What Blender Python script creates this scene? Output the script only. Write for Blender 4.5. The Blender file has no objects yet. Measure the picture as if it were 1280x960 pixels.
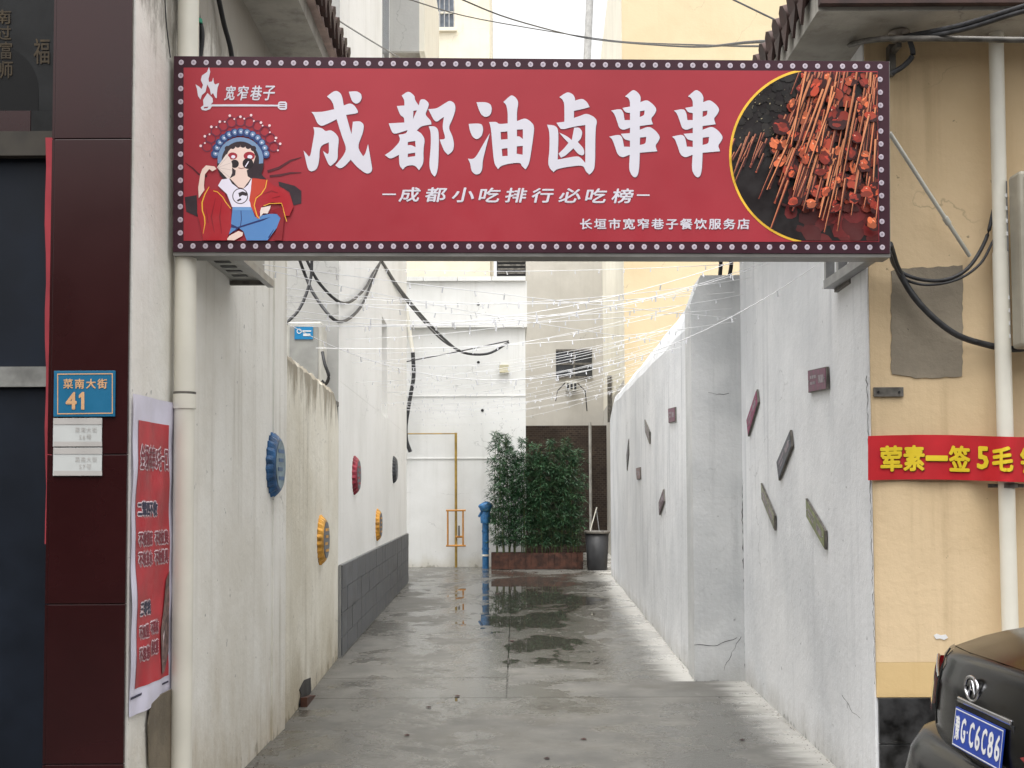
import bpy, bmesh, math, random
from mathutils import Vector, Matrix
random.seed(7)
scn = bpy.context.scene
C = scn.collection

# ------------------------------------------------------------------ camera
F = 1500.0            # focal length in photo pixels (photo 1280 x 960)
CX, CY = 640.0, 545.0
CAMH = 1.6
pitch = math.atan(0.05); ROLL = -0.004
cam_d = bpy.data.cameras.new('camera'); cam = bpy.data.objects.new('camera', cam_d); C.objects.link(cam)
R = Matrix.Rotation(math.pi/2 + pitch, 4, 'X') @ Matrix.Rotation(ROLL, 4, 'Z')
cam.matrix_world = Matrix.Translation((0, 0, CAMH)) @ R
cam_d.sensor_width = 36; cam_d.lens = 36 * F / 1280
cam_d.shift_y = (CY - 480) / 1280
cam_d.clip_end = 600; cam_d.clip_start = 0.05
scn.camera = cam
R3 = R.to_3x3()
O0 = Vector((0, 0, CAMH))
def ray(px, py): return R3 @ Vector(((px - CX) / F, (CY - py) / F, -1))
def P(px, py, Y=None, Z=None, X=None, plane=None):
    d = ray(px, py)
    if Y is not None: t = Y / d.y
    elif Z is not None: t = (Z - CAMH) / d.z
    elif X is not None: t = X / d.x
    else:
        a, n = plane; t = (a - O0).dot(n) / d.dot(n)
    return O0 + d * t

# ------------------------------------------------------------------ world, sun, exposure
SUN_EL, SUN_AZ = math.radians(74), math.radians(200)
w = bpy.data.worlds.new("World"); scn.world = w; w.use_nodes = True
nt = w.node_tree; nt.nodes.clear()
sky = nt.nodes.new('ShaderNodeTexSky'); sky.sky_type = 'NISHITA'; sky.sun_disc = False
sky.sun_elevation = SUN_EL; sky.sun_rotation = SUN_AZ; sky.dust_density = 6; sky.air_density = 1.5
hs = nt.nodes.new('ShaderNodeHueSaturation'); hs.inputs['Saturation'].default_value = 0.03; hs.inputs['Value'].default_value = 1.3
bg = nt.nodes.new('ShaderNodeBackground'); bg.inputs[1].default_value = 0.15
wo = nt.nodes.new('ShaderNodeOutputWorld')
nt.links.new(sky.outputs[0], hs.inputs['Color']); nt.links.new(hs.outputs[0], bg.inputs[0]); nt.links.new(bg.outputs[0], wo.inputs[0])
sd = bpy.data.lights.new('sun', 'SUN'); sd.energy = 0.6; sd.angle = math.radians(35); sd.color = (1, .97, .93)
so = bpy.data.objects.new('sun', sd); C.objects.link(so)
sv = Vector((math.sin(SUN_AZ) * math.cos(SUN_EL), math.cos(SUN_AZ) * math.cos(SUN_EL), math.sin(SUN_EL)))
so.rotation_euler = sv.to_track_quat('Z', 'Y').to_euler()
scn.view_settings.view_transform = 'Standard'; scn.view_settings.look = 'None'
scn.view_settings.exposure = 0.80; scn.view_settings.gamma = 1.0
try:
    scn.cycles.max_bounces = 8; scn.cycles.diffuse_bounces = 5; scn.cycles.use_denoising = True
except Exception: pass

# ------------------------------------------------------------------ helpers
def S(r, g, b):
    def f(c):
        c /= 255.0
        return c / 12.92 if c <= .04045 else ((c + .055) / 1.055) ** 2.4
    return (f(r), f(g), f(b), 1)

class G:
    """tiny node-graph builder"""
    def __init__(s, name, rough=.6, spec=.4, metallic=0):
        s.m = bpy.data.materials.new(name); s.m.use_nodes = True
        s.t = s.m.node_tree; s.t.nodes.clear()
        s.o = s.t.nodes.new('ShaderNodeOutputMaterial'); s.b = s.t.nodes.new('ShaderNodeBsdfPrincipled')
        s.t.links.new(s.b.outputs[0], s.o.inputs[0])
        s.b.inputs['Roughness'].default_value = rough; s.b.inputs['Metallic'].default_value = metallic
        s.b.inputs['Specular IOR Level'].default_value = spec
        s.geo = s.t.nodes.new('ShaderNodeNewGeometry').outputs['Position']
        s.obj = s.t.nodes.new('ShaderNodeTexCoord').outputs['Object']
    def L(s, a, b):
        if hasattr(a, 'is_output') and a.is_output: s.t.links.new(a, b)
        else: b.default_value = a
    def mapv(s, vec, scale, loc=(0, 0, 0)):
        n = s.t.nodes.new('ShaderNodeMapping'); s.L(vec, n.inputs[0]); n.inputs['Scale'].default_value = scale
        n.inputs['Location'].default_value = loc; return n.outputs[0]
    def noise(s, vec, scale, detail=4, rough=.55, dist=0):
        n = s.t.nodes.new('ShaderNodeTexNoise'); s.L(vec, n.inputs['Vector']); n.inputs['Scale'].default_value = scale
        n.inputs['Detail'].default_value = detail; n.inputs['Roughness'].default_value = rough
        n.inputs['Distortion'].default_value = dist; return n.outputs[0]
    def ramp(s, v, a, b, ca=0., cb=1.):
        n = s.t.nodes.new('ShaderNodeMapRange'); n.interpolation_type = 'SMOOTHSTEP'; s.L(v, n.inputs[0])
        for i, x in enumerate((a, b, ca, cb)): n.inputs[i + 1].default_value = x
        return n.outputs[0]
    def math(s, op, a, b=0., c=None):
        n = s.t.nodes.new('ShaderNodeMath'); n.operation = op; s.L(a, n.inputs[0]); s.L(b, n.inputs[1])
        if c is not None: s.L(c, n.inputs[2])
        return n.outputs[0]
    def mix(s, f, a, b):
        n = s.t.nodes.new('ShaderNodeMix'); n.data_type = 'RGBA'; s.L(f, n.inputs[0]); s.L(a, n.inputs[6]); s.L(b, n.inputs[7]); return n.outputs[2]
    def sep(s, v):
        n = s.t.nodes.new('ShaderNodeSeparateXYZ'); s.L(v, n.inputs[0]); return n.outputs
    def bump(s, h, strength=.3, dist=.01):
        n = s.t.nodes.new('ShaderNodeBump'); n.inputs['Strength'].default_value = strength; n.inputs['Distance'].default_value = dist
        s.L(h, n.inputs['Height']); s.t.links.new(n.outputs[0], s.b.inputs['Normal'])
    def done(s, col, rough=None):
        s.L(col, s.b.inputs['Base Color'])
        if rough is not None: s.L(rough, s.b.inputs['Roughness'])
        return s.m

def plain(name, col, rough=.5, spec=.4, metallic=0, var=.12, scale=6, coat=0):
    g = G(name, rough, spec, metallic)
    n = g.noise(g.geo, scale, 5)
    dark = tuple(c * (1 - 2 * var) for c in col[:3]) + (1,); light = tuple(min(1, c * (1 + var)) for c in col[:3]) + (1,)
    if coat: g.b.inputs['Coat Weight'].default_value = coat; g.b.inputs['Coat Roughness'].default_value = .06
    return g.done(g.mix(g.ramp(n, .3, .7), dark, light), g.ramp(n, .3, .7, rough * .85, min(1, rough * 1.15)))

def plaster(name, col, blotch, streak=None, streak_amt=.5, dirt=None, dirt_h=1.0, spots=0., bump=.25, top_dirt=None, big=.9, rough=.85, cracks=.4):
    """painted render: large blotches, vertical rain streaks, damp dirt rising from the ground, chips"""
    g = G(name, rough, .25)
    pos = g.geo; sx = g.sep(pos)
    n1 = g.noise(pos, big, 6, .6); c = g.mix(g.ramp(n1, .35, .7), col, blotch)
    if streak:
        n2 = g.noise(g.mapv(pos, (7, 7, .35)), 1.0, 6, .65)
        n2b = g.noise(pos, .7, 3)
        f = g.math('MULTIPLY', g.ramp(n2, .48, .78), g.ramp(n2b, .38, .6, .25, 1))
        c = g.mix(g.math('MULTIPLY', f, streak_amt), c, streak)
    if dirt:
        n3 = g.noise(g.mapv(pos, (2.2, 2.2, 1.1)), 1.0, 8, .7)
        h = g.math('ADD', g.math('MULTIPLY', sx[2], -1.0 / dirt_h), g.math('MULTIPLY', n3, 1.7))
        c = g.mix(g.ramp(h, .15, 1.1, 0, .75), c, dirt)
        n5 = g.noise(g.mapv(pos, (6, 6, 3)), 1.0, 6, .7)
        h2 = g.math('ADD', g.math('MULTIPLY', sx[2], -1.3 / dirt_h), g.math('MULTIPLY', n5, 1.7))
        c = g.mix(g.ramp(h2, .86, .95, 0, .55), c, tuple(x * .38 for x in dirt[:3]) + (1,))
    if top_dirt:
        z0, colr = top_dirt
        n6 = g.noise(g.mapv(pos, (5, 5, 1.6)), 1.0, 8, .75)
        h = g.math('ADD', g.math('SUBTRACT', sx[2], z0), g.math('MULTIPLY', g.math('SUBTRACT', n6, .5), 1.6))
        c = g.mix(g.ramp(h, .0, .3, 0, .8), c, colr)
    if spots:
        n4 = g.noise(pos, 16, 3, .6)
        c = g.mix(g.ramp(n4, .73 - spots * .05, .76 - spots * .05, 0, .7), c, tuple(x * .35 for x in col[:3]) + (1,))
    if cracks:
        vo = g.t.nodes.new('ShaderNodeTexVoronoi'); vo.feature = 'DISTANCE_TO_EDGE'; vo.inputs['Scale'].default_value = .55
        wob = g.t.nodes.new('ShaderNodeVectorMath'); wob.operation = 'MULTIPLY_ADD'
        nz = g.t.nodes.new('ShaderNodeTexNoise'); g.L(pos, nz.inputs['Vector']); nz.inputs['Scale'].default_value = 3.; nz.inputs['Detail'].default_value = 6
        g.L(nz.outputs['Color'], wob.inputs[0]); wob.inputs[1].default_value = (.55, .55, .55); g.L(pos, wob.inputs[2]); g.L(wob.outputs[0], vo.inputs['Vector'])
        ck = g.math('MULTIPLY', g.ramp(vo.outputs[0], .0, .0045, 1, 0), g.ramp(g.noise(pos, .8, 2), .52, .62, 0, cracks))
        c = g.mix(ck, c, tuple(x * .25 for x in col[:3]) + (1,))
        ch = g.noise(g.mapv(pos, (1, 1, 1), (5, 2, 8)), 5.5, 8, .72)
        c = g.mix(g.math('MULTIPLY', g.ramp(ch, .68, .70, 0, .55), g.ramp(g.noise(pos, 1.1, 2), .45, .6)), c, tuple(x * .62 for x in blotch[:3]) + (1,))
    nb = g.noise(pos, 26, 8, .65); nb2 = g.noise(pos, 3.2, 3)
    g.bump(g.math('ADD', nb, g.math('MULTIPLY', nb2, 2.5)), bump, .012)
    return g.done(c)

def attr_mat(name, rough=.4, spec=.4):
    g = G(name, rough, spec); a = g.t.nodes.new('ShaderNodeAttribute'); a.attribute_name = 'Col'
    n = g.noise(g.geo, 9, 3)
    return g.done(g.mix(g.ramp(n, .3, .7, .0, .025), a.outputs['Color'], (.6, .6, .6, 1)))

# ---- objects
def tag(o, label=None, cat=None, group=None, kind=None):
    if label: o['label'] = label
    if cat: o['category'] = cat
    if group: o['group'] = group
    if kind: o['kind'] = kind
    return o
def empty(name, loc=(0, 0, 0), label=None, cat=None, group=None):
    o = bpy.data.objects.new(name, None); o.empty_display_size = .1; C.objects.link(o); o.location = loc
    return tag(o, label, cat, group)
_bases = {}
def link(name, me, mat, parent=None, smooth=False):
    """me is in world coordinates; the parent Empty is only translated"""
    o = bpy.data.objects.new(name, me); C.objects.link(o)
    if mat is not None and not me.materials: me.materials.append(mat)
    if smooth:
        for p in me.polygons: p.use_smooth = True
    if parent is not None:
        o.parent = parent
        t = parent; off = Vector((0, 0, 0))
        while t is not None: off += Vector(t.location); t = t.parent
        o.location = -off
    return o
def mesh(name, V, Fs, mat, parent=None, smooth=False):
    me = bpy.data.meshes.new(name); me.from_pydata([tuple(v) for v in V], [], Fs); me.update()
    return link(name, me, mat, parent, smooth)
def bmobj(name, bm, mat, parent=None, smooth=False, fix=True):
    if fix: bmesh.ops.recalc_face_normals(bm, faces=bm.faces[:])
    me = bpy.data.meshes.new(name); bm.to_mesh(me); bm.free()
    return link(name, me, mat, parent, smooth)
def add_box(bm, x0, x1, y0, y1, z0, z1, bev=0):
    r = bmesh.ops.create_cube(bm, size=1)
    for v in r['verts']:
        v.co = Vector(((x0 + x1) / 2 + v.co.x * (x1 - x0), (y0 + y1) / 2 + v.co.y * (y1 - y0), (z0 + z1) / 2 + v.co.z * (z1 - z0)))
    if bev:
        es = list({e for v in r['verts'] for e in v.link_edges})
        bmesh.ops.bevel(bm, geom=es, offset=bev, segments=2, affect='EDGES', profile=.5)
def box(name, x0, x1, y0, y1, z0, z1, mat, parent=None, bev=0):
    bm = bmesh.new(); add_box(bm, x0, x1, y0, y1, z0, z1, bev); return bmobj(name, bm, mat, parent)
def prism(name, poly, z0, z1, mat, parent=None):
    n = len(poly); V = [(p[0], p[1], z0) for p in poly] + [(p[0], p[1], z1) for p in poly]
    Fs = [tuple(range(n)), tuple(range(n, 2 * n))] + [(i, (i + 1) % n, n + (i + 1) % n, n + i) for i in range(n)]
    me = bpy.data.meshes.new(name); me.from_pydata(V, [], Fs)
    bm = bmesh.new(); bm.from_mesh(me); return bmobj(name, bm, mat, parent)
def slab(name, quad, nrm, th, mat, parent=None):
    """plate: polygon (world points) given thickness th along nrm"""
    nrm = Vector(nrm).normalized(); q = [Vector(p) for p in quad]; n = len(q)
    V = q + [p + nrm * th for p in q]
    Fs = [tuple(range(n)), tuple(range(n, 2 * n))] + [(i, (i + 1) % n, n + (i + 1) % n, n + i) for i in range(n)]
    bm = bmesh.new(); vs = [bm.verts.new(v) for v in V]
    for f in Fs: bm.faces.new([vs[i] for i in f])
    return bmobj(name, bm, mat, parent)
def add_tube(bm, pts, r, seg=8, cap=True):
    pts = [Vector(p) for p in pts]; rings = []
    up = Vector((0, 0, 1))
    for i, p in enumerate(pts):
        t = (pts[min(i + 1, len(pts) - 1)] - pts[max(i - 1, 0)]).normalized()
        a = t.cross(up if abs(t.dot(up)) < .95 else Vector((1, 0, 0))).normalized(); b = t.cross(a).normalized()
        rr = r[i] if isinstance(r, (list, tuple)) else r
        rings.append([bm.verts.new(p + (a * math.cos(k * 2 * math.pi / seg) + b * math.sin(k * 2 * math.pi / seg)) * rr) for k in range(seg)])
    for i in range(len(rings) - 1):
        for k in range(seg):
            bm.faces.new((rings[i][k], rings[i][(k + 1) % seg], rings[i + 1][(k + 1) % seg], rings[i + 1][k]))
    if cap:
        for rg_ in (rings[0], rings[-1]): bm.faces.new([bm.verts.new(v.co) for v in rg_])
def tube(name, pts, r, mat, parent=None, seg=8):
    bm = bmesh.new(); add_tube(bm, pts, r, seg); return bmobj(name, bm, mat, parent, smooth=True)
def cat(pts, n=6):
    """Catmull-Rom through points"""
    pts = [Vector(p) for p in pts]; out = []
    q = [2 * pts[0] - pts[1]] + pts + [2 * pts[-1] - pts[-2]]
    for i in range(1, len(q) - 2):
        for k in range(n):
            t = k / n; a, b, c, d = q[i - 1], q[i], q[i + 1], q[i + 2]
            out.append(.5 * ((2 * b) + (c - a) * t + (2 * a - 5 * b + 4 * c - d) * t * t + (3 * b - a - 3 * c + d) * t ** 3))
    out.append(pts[-1]); return out
def pcat(l, n=6): return cat([P(a, b, Y=c) for a, b, c in l], n)
def sag(a, b, s, n=18):
    a, b = Vector(a), Vector(b); return [a.lerp(b, i / n) + Vector((0, 0, -4 * s * (i / n) * (1 - i / n))) for i in range(n + 1)]

def soften(p, rounds=2):
    for _ in range(rounds):
        out = []; n = len(p)
        for i in range(n):
            a, b, c = p[i - 1], p[i], p[(i + 1) % n]
            v1 = (b[0] - a[0], b[1] - a[1]); v2 = (c[0] - b[0], c[1] - b[1]); l1 = math.hypot(*v1) or 1; l2 = math.hypot(*v2) or 1
            cs = (v1[0] * v2[0] + v1[1] * v2[1]) / l1 / l2
            if cs < .25: out.append(b)
            else: out += [(b[0] - v1[0] * .22, b[1] - v1[1] * .22), (b[0] + v2[0] * .22, b[1] + v2[1] * .22)]
        p = out
    return p
def fill_mesh(splines, mapf, name):
    """filled 2D outlines (nested ones are holes) mapped to world by mapf"""
    cu = bpy.data.curves.new(name, 'CURVE'); cu.dimensions = '2D'; cu.fill_mode = 'FRONT'
    for s in splines:
        sp = cu.splines.new('POLY'); sp.points.add(len(s) - 1)
        for i, p in enumerate(s): sp.points[i].co = (p[0] * .01, -p[1] * .01, 0, 1)
        sp.use_cyclic_u = True
    o = bpy.data.objects.new(name, cu); me = bpy.data.meshes.new_from_object(o)
    bpy.data.objects.remove(o); bpy.data.curves.remove(cu)
    for v in me.vertices: v.co = mapf(v.co.x * 100, -v.co.y * 100)
    return me
def fill(name, splines, mapf, mat, parent=None):
    me = fill_mesh(splines, mapf, name); me.materials.clear(); me.materials.append(mat); return link(name, me, mat, parent)
def text(name, s, rect, mapf, mat, parent=None, bold=0., shear=0., spacing=1.0, cuts=0):
    """text fitted in rect=(x0,y0,x1,y1) of the 2D frame that mapf turns into world points; bold = stroke gain in the frame's units"""
    cu = bpy.data.curves.new(name, 'FONT'); cu.body = s; cu.size = 1; cu.shear = shear; cu.space_character = spacing
    cu.resolution_u = 2
    o = bpy.data.objects.new(name, cu); me = bpy.data.meshes.new_from_object(o)
    bpy.data.objects.remove(o); bpy.data.curves.remove(cu)
    xs = [v.co.x for v in me.vertices]; ys = [v.co.y for v in me.vertices]
    if not xs: return None
    a, b, c, d = min(xs), max(xs), min(ys), max(ys); x0, y0, x1, y1 = rect
    if cuts:
        bm = bmesh.new(); bm.from_mesh(me)
        for k in range(1, cuts):
            bmesh.ops.bisect_plane(bm, geom=bm.verts[:] + bm.edges[:] + bm.faces[:], plane_co=(a + (b - a) * k / cuts, 0, 0), plane_no=(1, 0, 0))
        for k in range(1, 3):
            bmesh.ops.bisect_plane(bm, geom=bm.verts[:] + bm.edges[:] + bm.faces[:], plane_co=(0, c + (d - c) * k / 3, 0), plane_no=(0, 1, 0))
        bm.to_mesh(me); bm.free()
    bx, by = (bold if isinstance(bold, tuple) else (bold, bold))
    if s in '一': c, d = c - .0, d + .0
    offs = [(0, 0)] if not bx else [(math.cos(k * math.pi / 3 + .5) * bx, math.sin(k * math.pi / 3 + .5) * by) for k in range(6)]
    V = []; Fs = []
    for k, (ox, oy) in enumerate(offs):
        b0 = len(V)
        for v in me.vertices:
            p = mapf(x0 + bx + (v.co.x - a) / (b - a) * (x1 - x0 - 2 * bx) + ox, y1 - by - (v.co.y - c) / (d - c) * (y1 - y0 - 2 * by) + oy)
            V.append(p + (O0 - p).normalized() * .00012 * k)
        Fs += [tuple(b0 + i for i in p.vertices) for p in me.polygons]
    m2 = bpy.data.meshes.new(name); m2.from_pydata([tuple(v) for v in V], [], Fs); bpy.data.meshes.remove(me)
    return link(name, m2, mat, parent)
def clip(poly, region):
    out = poly; n = len(region)
    for i in range(n):
        a, b = region[i], region[(i + 1) % n]; inp = out; out = []
        ins = lambda p: (b[0] - a[0]) * (p[1] - a[1]) - (b[1] - a[1]) * (p[0] - a[0]) >= 0
        for k in range(len(inp)):
            p, q = inp[k - 1], inp[k]
            if ins(p) != ins(q):
                d1 = (b[0] - a[0]) * (p[1] - a[1]) - (b[1] - a[1]) * (p[0] - a[0]); d2 = (b[0] - a[0]) * (q[1] - a[1]) - (b[1] - a[1]) * (q[0] - a[0])
                t = d1 / (d1 - d2); out.append((p[0] + (q[0] - p[0]) * t, p[1] + (q[1] - p[1]) * t))
            if ins(q): out.append(q)
        if not out: return []
    return out
def print_mesh(name, layers, mapl, mat, parent):
    """flat print: layers = [(splines, colour)], each a hair in front of the last; mapl(x,y,k)"""
    V = []; Fs = []; cols = []
    for k, (spl, col) in enumerate(layers):
        me = fill_mesh(spl, lambda x, y, k=k: mapl(x, y, k), 'tmp'); b = len(V)
        V += [v.co.copy() for v in me.vertices]
        for p in me.polygons: Fs.append(tuple(b + i for i in p.vertices)); cols += [col] * len(p.vertices)
        bpy.data.meshes.remove(me)
    me = bpy.data.meshes.new(name); me.from_pydata(V, [], Fs)
    ca = me.color_attributes.new('Col', 'FLOAT_COLOR', 'CORNER')
    for i, c in enumerate(cols): ca.data[i].color = c
    return link(name, me, mat, parent)
def circ(cx, cy, r, n=16, ry=None):
    ry = ry or r; return [(cx + r * math.cos(2 * math.pi * i / n), cy + ry * math.sin(2 * math.pi * i / n)) for i in range(n)]
def stroke(pts, wd):
    """polyline -> thin polygon"""
    L = []; Rr = []
    for i, p in enumerate(pts):
        a = pts[max(i - 1, 0)]; b = pts[min(i + 1, len(pts) - 1)]
        dx, dy = b[0] - a[0], b[1] - a[1]; l = math.hypot(dx, dy) or 1; ww = wd[i] if isinstance(wd, (list, tuple)) else wd
        L.append((p[0] - dy / l * ww / 2, p[1] + dx / l * ww / 2)); Rr.append((p[0] + dy / l * ww / 2, p[1] - dx / l * ww / 2))
    return L + Rr[::-1]

# ------------------------------------------------------------------ materials
M = {}
M['white_l'] = plaster('left_wall_plaster', S(240, 238, 232), S(222, 218, 208), S(164, 156, 138), .75, S(172, 156, 126), 1.15, .6, .35, top_dirt=(3.75, S(128, 122, 112)))
M['white_near'] = plaster('poster_wall_plaster', S(236, 228, 216), S(212, 200, 184), S(140, 128, 110), .8, S(176, 164, 140), .9, .5, .3)
M['low'] = plaster('low_wall_plaster', S(236, 232, 220), S(216, 210, 194), S(150, 142, 122), .4, S(165, 152, 126), .8, .6, .5, top_dirt=(2.30, S(134, 124, 106)))
M['white_b'] = plaster('side_wall_paint', S(240, 239, 236), S(230, 229, 225), S(200, 198, 190), .35, None, 1, .3, .2)
M['shade'] = plaster('shaded_front_paint', S(188, 187, 183), S(172, 171, 168), S(140, 138, 132), .4)  # darker copy of the white paint: shade of street-facing faces put into colour
M['white_r'] = plaster('right_wall_whitewash', S(238, 239, 241), S(218, 220, 223), S(176, 179, 184), .7, S(182, 180, 176), .35, .4, .4)
M['pier'] = plaster('pier_whitewash', S(212, 213, 213), S(192, 194, 195), S(168, 170, 172), .6, S(170, 170, 168), .35, .3, .4, big=1.6, cracks=.12)
M['back'] = plaster('back_wall_paint', S(230, 230, 228), S(220, 220, 217), S(190, 188, 181), .4, S(190, 184, 168), .5, .25, .15)
M['cream'] = plaster('cream_paint', S(236, 228, 208), S(224, 215, 196), S(190, 180, 160), .4)
M['cream_pale'] = plaster('pale_cream_paint', S(234, 229, 214), S(226, 220, 205), S(205, 198, 180), .3)  # slightly paler cream for the flank, balcony front and window trim
M['grey_far'] = plaster('far_grey_render', S(196, 192, 184), S(184, 180, 172), S(160, 155, 147), .3)
M['yellow_far'] = plaster('yellow_paint_far', S(218, 200, 166), S(212, 193, 158), S(196, 176, 140), .25, rough=.8)
M['yellow'] = plaster('yellow_facade_paint', S(218, 194, 158), S(208, 183, 145), S(172, 148, 112), .6, None, 1, .5, .3, cracks=.5)
M['yellow_low'] = plaster('yellow_facade_lower', S(208, 180, 132), S(200, 171, 120), S(180, 142, 84), .3, None, 1, .4, .2)
M['patch'] = plaster('cement_patch', S(146, 136, 120), S(130, 121, 107), S(110, 102, 90), .5, None, 1, .3, .5, big=3)
M['damp'] = plaster('bare_damp_render', S(128, 118, 102), S(104, 96, 84), S(84, 76, 66), .6, None, 1, .5, .5, big=4)
M['soffit'] = plaster('eave_soffit', S(176, 172, 164), S(150, 146, 138), S(100, 95, 88), .6, None, 1, .6, .4, big=2.5)
M['pvc'] = plain('pvc_pipe', S(222, 218, 205), .4, .5, var=.05, scale=2)
M['steel'] = plain('galvanised_steel', S(150, 150, 150), .45, .5, .6, .15, 12)
M['steel_d'] = plain('weathered_steel', S(110, 106, 100), .6, .4, .3, .25, 14)
M['black'] = plain('black_rubber', S(34, 34, 36), .5, .4, var=.2)
M['cable'] = plain('cable_sheath', S(52, 52, 54), .5, .4, var=.25, scale=20)
M['white_cable'] = plain('white_wire', S(236, 236, 238), .4, .5, var=.03)
g = G('clear_bulb', .15, .6); g.b.inputs['Transmission Weight'].default_value = .4; M['bulb'] = g.done((.95, .96, 1, 1))
M['maroon_tile'] = plain('glazed_maroon_tile', S(44, 15, 16), .22, .4, var=.12, scale=1.2)
M['maroon_edge'] = plain('tile_joint', S(96, 72, 66), .8, var=.1)
M['navy'] = plain('navy_painted_door', S(16, 24, 36), .6, .25, var=.2, scale=2)
M['blackstone'] = plain('polished_black_stone', S(22, 23, 24), .45, .25, var=.4, scale=5)
M['gold_dull'] = plain('worn_gold_leaf', S(62, 50, 30), .5, .5, .4, .2, 20)
M['redpaper'] = plain('faded_red_paper', S(150, 52, 60), .7, .3, var=.12, scale=3)
M['dado'] = plain('grey_dado_tile', S(92, 94, 98), .45, .5, var=.2, scale=4)
M['grout'] = plain('dado_grout', S(140, 140, 138), .9, var=.1)
M['rooftile'] = plain('dark_roof_tile', S(70, 52, 48), .7, var=.25)
M['mortar'] = plain('eave_mortar', S(190, 168, 160), .9, var=.15)
M['plinth'] = plain('black_plinth_tile', S(44, 44, 45), .35, .5, var=.5, scale=9)
M['darkwin'] = plain('dark_window_glass', S(48, 50, 54), .1, .6, var=.15)
M['winframe'] = plain('grey_window_frame', S(165, 165, 165), .5)
M['grille'] = plain('blue_grey_glass', S(112, 120, 132), .2, .5, var=.2, scale=3)
M['acwhite'] = plain('ac_enamel', S(196, 194, 186), .45, .4, var=.05)
M['acgrey'] = plain('ac_grey_enamel', S(160, 160, 156), .5, .4, var=.08)
M['boxgrey'] = plain('weathered_grey_enamel', S(158, 152, 138), .5, .4, var=.12, scale=4)
M['gas'] = plain('ochre_gas_pipe', S(160, 132, 62), .5, .4, var=.15)
M['gas_o'] = plain('orange_guard_rail', S(190, 132, 58), .5, .4, var=.1)
M['blue'] = plain('blue_enamel', S(48, 104, 152), .5, .4, var=.2, scale=20)
M['planter'] = plain('red_brown_boards', S(80, 52, 42), .75, var=.3, scale=8)
M['bin'] = plain('black_bin_plastic', S(36, 36, 38), .5, var=.15)
M['concrete_pole'] = plain('concrete_pole', S(172, 172, 172), .8, var=.1)
M['ltblue'] = plain('blue_sticker', S(38, 132, 186), .4, var=.05)
M['teal'] = plain('teal_enamel', S(24, 100, 136), .4, var=.05)
M['white_p'] = plain('white_print', S(225, 225, 225), .5, var=.02)
M['car'] = plain('black_car_paint', S(8, 8, 9), .24, .2, .0, .05, scale=1, coat=.12)
M['chrome'] = plain('chrome', S(205, 205, 208), .12, .5, 1, .03)
M['tail'] = plain('red_tail_lens', S(140, 20, 26), .15, .5, var=.1, coat=1)
M['glass'] = plain('tinted_glass', S(30, 32, 33), .05, .6, var=.05, coat=1)
M['print'] = attr_mat('printed_vinyl', .45, .25)
M['poster'] = attr_mat('printed_paper', .45)
# street concrete with puddles
def ground_mat():
    g = G('wet_concrete', .5, .5); pos = g.geo; s = g.sep(pos)
    n1 = g.noise(pos, 110, 3, .7); n2 = g.noise(g.mapv(pos, (1, 1, 1), (9, 4, 0)), 2.6, 6, .6); n3 = g.noise(pos, 30, 5, .6)
    c = g.mix(g.ramp(n2, .3, .72), S(84, 83, 80), S(110, 108, 103))
    c = g.mix(g.ramp(n3, .35, .75, 0, .4), c, S(92, 88, 80)); c = g.mix(g.ramp(n1, .55, .8, 0, .5), c, S(70, 67, 62))
    stn = g.noise(g.mapv(pos, (1, 1, 1), (2, 7, 0)), 1.3, 8, .7); c = g.mix(g.ramp(stn, .52, .66, 0, .55), c, S(84, 80, 72))
    # damp film and standing water; the water gathers down the middle of the far half
    cx = g.math('SUBTRACT', s[0], .15); cy = g.math('SUBTRACT', s[1], 19.5)
    d = g.math('ADD', g.math('MULTIPLY', g.math('MULTIPLY', cx, cx), .55), g.math('MULTIPLY', g.math('MULTIPLY', cy, cy), .012))
    lowp = g.ramp(d, 0, 1.1, .17, -.03)
    nf = g.noise(g.mapv(pos, (.8, .5, 1), (3, 1.5, 0)), 1.0, 10, .68, .25)
    f = g.math('ADD', nf, lowp)
    dmp2 = g.noise(g.mapv(pos, (1.1, .75, 1), (6, 11, 0)), 1.0, 9, .66, .2)
    damp = g.math('MAXIMUM', g.ramp(f, .45, .54), g.ramp(dmp2, .52, .57, 0, .95)); pud = g.ramp(f, .565, .60)
    c = g.mix(g.math('MULTIPLY', damp, .8), c, S(78, 76, 70))
    c = g.mix(g.math('MULTIPLY', pud, .75), c, S(62, 60, 54))
    # lime dust swept along the foot of the right walls
    wl = g.math('ADD', g.math('MULTIPLY', g.math('SUBTRACT', s[1], 10.43), .0288), 1.585)
    wn = g.math('ADD', g.math('MULTIPLY', g.math('SUBTRACT', s[1], 10.43), .031), 2.04)
    isn = g.math('LESS_THAN', s[1], 10.43)
    wx = g.math('ADD', g.math('MULTIPLY', wn, isn), g.math('MULTIPLY', wl, g.math('SUBTRACT', 1., isn)))
    dd = g.math('SUBTRACT', wx, s[0]); nn = g.noise(g.mapv(pos, (2, 6, 1)), 1.0, 6, .7)
    dust = g.ramp(g.math('SUBTRACT', dd, g.math('MULTIPLY', nn, .55)), -.25, .12, .8, 0)
    c = g.mix(dust, c, S(196, 194, 188))
    rough = g.math('ADD', g.math('MULTIPLY', g.math('SUBTRACT', 1., damp), .36), .2)
    rough = g.math('MULTIPLY', rough, g.ramp(pud, 0, 1, 1, .08))
    hgt = g.math('MULTIPLY', g.math('ADD', n3, g.math('MULTIPLY', n2, 2)), g.math('SUBTRACT', 1., pud))
    g.bump(hgt, .25, .006)
    return g.done(c, rough)
M['ground'] = ground_mat()

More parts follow.
